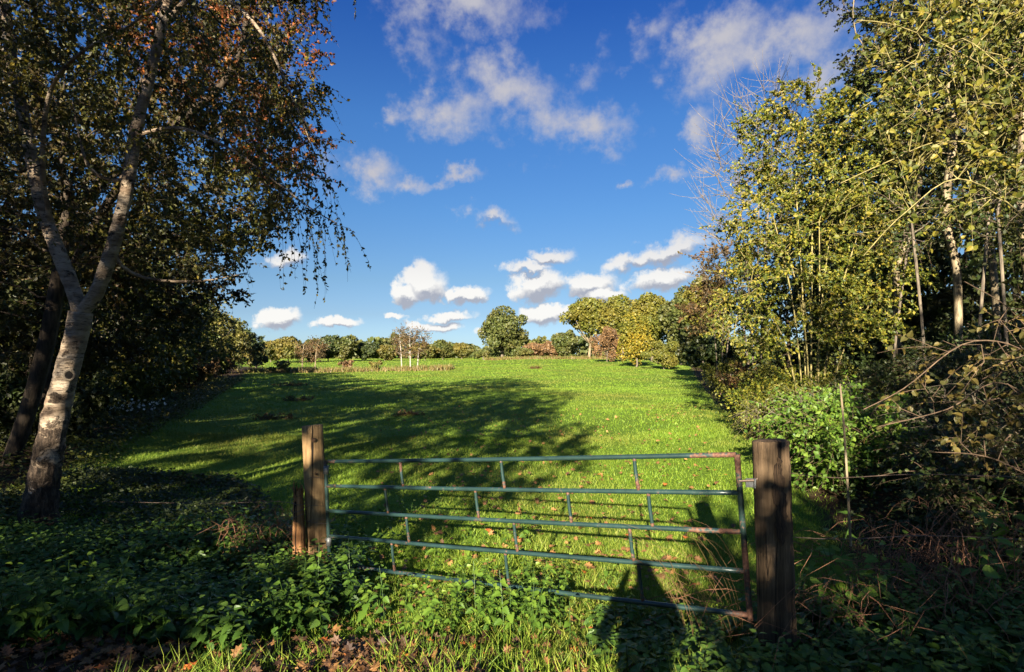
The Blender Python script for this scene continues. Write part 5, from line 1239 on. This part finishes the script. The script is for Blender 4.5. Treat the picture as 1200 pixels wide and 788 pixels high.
# ------------------------------------------------------------------ sky, clouds, sun, camera
def build_world():
    w = bpy.data.worlds.new('World'); SC.world = w; w.use_nodes = True
    nt = w.node_tree; N = nt.nodes; L = nt.links; bg = N['Background']
    sky = N.new('ShaderNodeTexSky'); sky.sky_type = 'NISHITA'; sky.sun_disc = False; sky.sun_elevation = SUN_EL; sky.sun_rotation = SUN_AZ
    sky.air_density = 1; sky.dust_density = .3; sky.ozone_density = 2
    tc = N.new('ShaderNodeTexCoord'); sep = N.new('ShaderNodeSeparateXYZ'); L.new(tc.outputs['Generated'], sep.inputs[0])
    def math_(op, a, b=None, c=None):
        n = N.new('ShaderNodeMath'); n.operation = op
        for i, v in enumerate((a, b, c)):
            if v is None: continue
            if isinstance(v, (int, float)): n.inputs[i].default_value = v
            else: L.new(v, n.inputs[i])
        return n.outputs[0]
    az = math_('ARCTAN2', sep.outputs[0], sep.outputs[1])
    hyp = math_('SQRT', math_('ADD', math_('MULTIPLY', sep.outputs[0], sep.outputs[0]), math_('MULTIPLY', sep.outputs[1], sep.outputs[1])))
    el = math_('ARCTAN2', sep.outputs[2], hyp)
    # sky tint by elevation; last stop, above the view, lightened to lift the shade
    r = ramp(N, [(.34, .52, .88), (.30, .425, .70), (.275, .35, .51), (.27, .355, .465), (.235, .385, .55), (.20, .39, .63), (.10, .275, .63), (.50, .64, .88)], [.003, .023, .07, .132, .252, .40, .569, .80]); L.new(el, r.inputs[0])
    mr = N.new('ShaderNodeMix'); mr.data_type = 'RGBA'; mr.blend_type = 'MULTIPLY'; mr.inputs[0].default_value = 1; L.new(sky.outputs[0], mr.inputs[6]); L.new(r.outputs[0], mr.inputs[7])
    # clouds: elliptical seeds in azimuth / elevation, broken up by noise
    cl = [(600, 108, 62, 34, -5, 1), (525, 128, 62, 32, 8, 1), (690, 148, 62, 27, -6, 1), (640, 140, 60, 36, 0, .9), (467, 137, 26, 15, 20, .8),
          (436, 205, 44, 24, -28, 1), (478, 222, 34, 14, 0, .9), (528, 213, 46, 13, 18, 1), (576, 260, 34, 13, -8, .9),
          (545, 12, 100, 30, 0, 1), (490, 45, 50, 26, -30, .55), (860, 55, 80, 44, 25, 1), (925, 40, 90, 40, -8, 1), (975, 85, 60, 22, 0, .8), (690, 70, 50, 22, 30, .45), (775, 35, 50, 28, 50, .5),
          (817, 152, 26, 15, 38, 1), (788, 203, 32, 11, -5, .85), (820, 190, 18, 9, 30, .8), (735, 212, 8, 6, 0, .7),
          (380, 195, 25, 30, -20, .55), (335, 65, 25, 26, 0, .6),
          (497, 333, 26, 22, 0, 1.15), (478, 345, 22, 16, 0, 1.1), (542, 347, 32, 11, 0, 1.1), (652, 300, 27, 11, 5, 1.1), (622, 318, 34, 10, 8, 1), (632, 338, 36, 20, 10, 1.15), (690, 331, 38, 18, 8, 1.15), (705, 343, 30, 12, 0, 1.1),
          (784, 292, 52, 17, 10, 1.15), (745, 303, 40, 14, 12, 1.05), (775, 325, 45, 17, 6, 1.1), (393, 380, 30, 9, 6, 1.05), (328, 374, 26, 14, 0, 1.1), (335, 302, 30, 14, 0, 1), (522, 369, 38, 8, 6, .9), (505, 381, 42, 8, 0, .9), (635, 371, 34, 14, 0, 1.05), (655, 366, 25, 10, 0, 1), (460, 372, 16, 5, 0, .85), (565, 383, 20, 6, 0, .8)]
    nz = N.new('ShaderNodeTexNoise'); nz.inputs['Scale'].default_value = 9; nz.inputs['Detail'].default_value = 9; nz.inputs['Roughness'].default_value = .62; L.new(tc.outputs['Generated'], nz.inputs['Vector'])
    nzf = N.new('ShaderNodeTexNoise'); nzf.inputs['Scale'].default_value = 34; nzf.inputs['Detail'].default_value = 10; nzf.inputs['Roughness'].default_value = .6; L.new(tc.outputs['Generated'], nzf.inputs['Vector'])
    warp = N.new('ShaderNodeVectorMath'); warp.operation = 'SUBTRACT'; L.new(nz.outputs['Color'], warp.inputs[0]); warp.inputs[1].default_value = (.5, .5, .5)
    wsc = N.new('ShaderNodeVectorMath'); wsc.operation = 'SCALE'; L.new(warp.outputs[0], wsc.inputs[0])
    ws = N.new('ShaderNodeMapRange'); ws.inputs[1].default_value = .08; ws.inputs[2].default_value = .3; ws.inputs[3].default_value = .055; ws.inputs[4].default_value = .16; L.new(el, ws.inputs[0]); L.new(ws.outputs[0], wsc.inputs[3])
    comb = N.new('ShaderNodeCombineXYZ'); L.new(az, comb.inputs[0]); L.new(el, comb.inputs[1])
    base = N.new('ShaderNodeVectorMath'); L.new(comb.outputs[0], base.inputs[0]); L.new(wsc.outputs[0], base.inputs[1])
    w2 = N.new('ShaderNodeVectorMath'); w2.operation = 'SUBTRACT'; L.new(nzf.outputs['Color'], w2.inputs[0]); w2.inputs[1].default_value = (.5, .5, .5)
    w2s = N.new('ShaderNodeVectorMath'); w2s.operation = 'SCALE'; L.new(w2.outputs[0], w2s.inputs[0]); w2s.inputs[3].default_value = .026
    b2 = N.new('ShaderNodeVectorMath'); L.new(base.outputs[0], b2.inputs[0]); L.new(w2s.outputs[0], b2.inputs[1]); base = b2
    def field(vec, lowest):
        acc = None
        for px, py, rx, ry, rot, op in cl:
            if py < lowest: continue
            c = math.cos(math.atan((px - 600) / F))
            a = math.atan((px - 600) / F); e = math.atan((HOR - py) / F * c)
            mp = N.new('ShaderNodeMapping'); mp.vector_type = 'TEXTURE'; mp.inputs['Location'].default_value = (a, e, 0); mp.inputs['Rotation'].default_value = (0, 0, math.radians(rot))
            mp.inputs['Scale'].default_value = (rx * (1.4 if py < 230 else 1.36) / F * c * c, ry * (1.4 if py < 230 else 1.16) / F * c, 1e3); L.new(vec, mp.inputs[0])
            ln = N.new('ShaderNodeVectorMath'); ln.operation = 'LENGTH'; L.new(mp.outputs[0], ln.inputs[0])
            v = math_('MULTIPLY_ADD', ln.outputs['Value'], -op, op)
            acc = v if acc is None else math_('SMOOTH_MAX', acc, v, .12)
        return acc
    f1 = field(base.outputs[0], -999)
    up = N.new('ShaderNodeVectorMath'); L.new(base.outputs[0], up.inputs[0]); up.inputs[1].default_value = (-.004, .011, 0)
    f2 = field(up.outputs[0], 230)
    # high cloud is thin and wispy, low cloud has crisp heads
    n1 = math_('SUBTRACT', nz.outputs[0], .5); n2 = math_('SUBTRACT', nzf.outputs[0], .5)
    amp = N.new('ShaderNodeMapRange'); amp.inputs[1].default_value = .1; amp.inputs[2].default_value = .28; amp.inputs[3].default_value = 1.7; amp.inputs[4].default_value = 1.7; L.new(el, amp.inputs[0])
    ns = math_('MULTIPLY', math_('MULTIPLY_ADD', n1, .55, math_('MULTIPLY', n2, .8)), amp.outputs[0])
    dens = math_('ADD', math_('MULTIPLY', f1, 1.15), ns)
    wid = N.new('ShaderNodeMapRange'); wid.inputs[1].default_value = .1; wid.inputs[2].default_value = .28; wid.inputs[3].default_value = .42; wid.inputs[4].default_value = 1.15; L.new(el, wid.inputs[0])
    mk = N.new('ShaderNodeMapRange'); mk.interpolation_type = 'SMOOTHSTEP'; mk.inputs[1].default_value = .17; L.new(dens, mk.inputs[0]); L.new(math_('ADD', wid.outputs[0], .17), mk.inputs[2])
    infront = math_('GREATER_THAN', sep.outputs[1], 0.0)
    # lit tops, grey undersides
    sh = math_('ADD', math_('MULTIPLY', math_('SUBTRACT', f1, f2), 2.6), math_('MULTIPLY_ADD', n1, 2.2, math_('MULTIPLY', n2, 1.8)))
    shr = N.new('ShaderNodeMapRange'); shr.inputs[1].default_value = -.75; shr.inputs[2].default_value = .55; L.new(sh, shr.inputs[0])
    tone = ramp(N, [(1.9, 2.0, 2.35), (3.0, 3.0, 3.1), (4.5, 4.4, 4.2)], [.10, .42, .80]); L.new(shr.outputs[0], tone.inputs[0])
    hi = ramp(N, [(1.25, 1.35, 1.85), (1.8, 1.82, 2.15), (2.55, 2.5, 2.7)], [.1, .5, .9]); L.new(shr.outputs[0], hi.inputs[0])
    hm = N.new('ShaderNodeMapRange'); hm.inputs[1].default_value = .12; hm.inputs[2].default_value = .3; L.new(el, hm.inputs[0])
    cc = N.new('ShaderNodeMix'); cc.data_type = 'RGBA'; L.new(hm.outputs[0], cc.inputs[0]); L.new(tone.outputs[0], cc.inputs[6]); L.new(hi.outputs[0], cc.inputs[7])
    fin = N.new('ShaderNodeMix'); fin.data_type = 'RGBA'; L.new(math_('MULTIPLY', math_('MULTIPLY', mk.outputs[0], infront), .95), fin.inputs[0]); L.new(mr.outputs[2], fin.inputs[6]); L.new(cc.outputs[2], fin.inputs[7])
    L.new(fin.outputs[2], bg.inputs[0]); bg.inputs[1].default_value = .05
    w.cycles.sampling_method = 'MANUAL'; w.cycles.sample_map_resolution = 256
build_world()

sd = bpy.data.lights.new('sun', 'SUN'); sd.energy = 5.0; sd.angle = math.radians(.5); sd.color = (1.0, .90, .74)
so = bpy.data.objects.new('sun', sd); COL.objects.link(so); so.location = (-20, -60, 40)
s = Vector((math.sin(SUN_AZ) * math.cos(SUN_EL), math.cos(SUN_AZ) * math.cos(SUN_EL), math.sin(SUN_EL)))
so.rotation_euler = (-s).to_track_quat('-Z', 'Y').to_euler()

cd = bpy.data.cameras.new('camera'); co = bpy.data.objects.new('camera', cd); COL.objects.link(co)
co.location = (0, 0, EYE); co.rotation_euler = (math.pi / 2, 0, 0)
cd.sensor_width = 36; cd.lens = 36 * F / 1200; cd.shift_y = (HOR - 394) / 1200; cd.clip_end = 12000; cd.clip_start = .05
SC.camera = co
SC.view_settings.view_transform = 'Standard'; SC.view_settings.look = 'None'; SC.view_settings.exposure = 2.15; SC.view_settings.gamma = 1.0
SC.cycles.max_bounces = 5; SC.cycles.diffuse_bounces = 3; SC.cycles.glossy_bounces = 2; SC.cycles.transmission_bounces = 3; SC.cycles.transparent_max_bounces = 4
SC.cycles.use_denoising = True; SC.cycles.denoiser = 'OPENIMAGEDENOISE'; SC.cycles.use_adaptive_sampling = True; SC.cycles.adaptive_threshold = .015
SC.cycles.caustics_reflective = False; SC.cycles.caustics_refractive = False
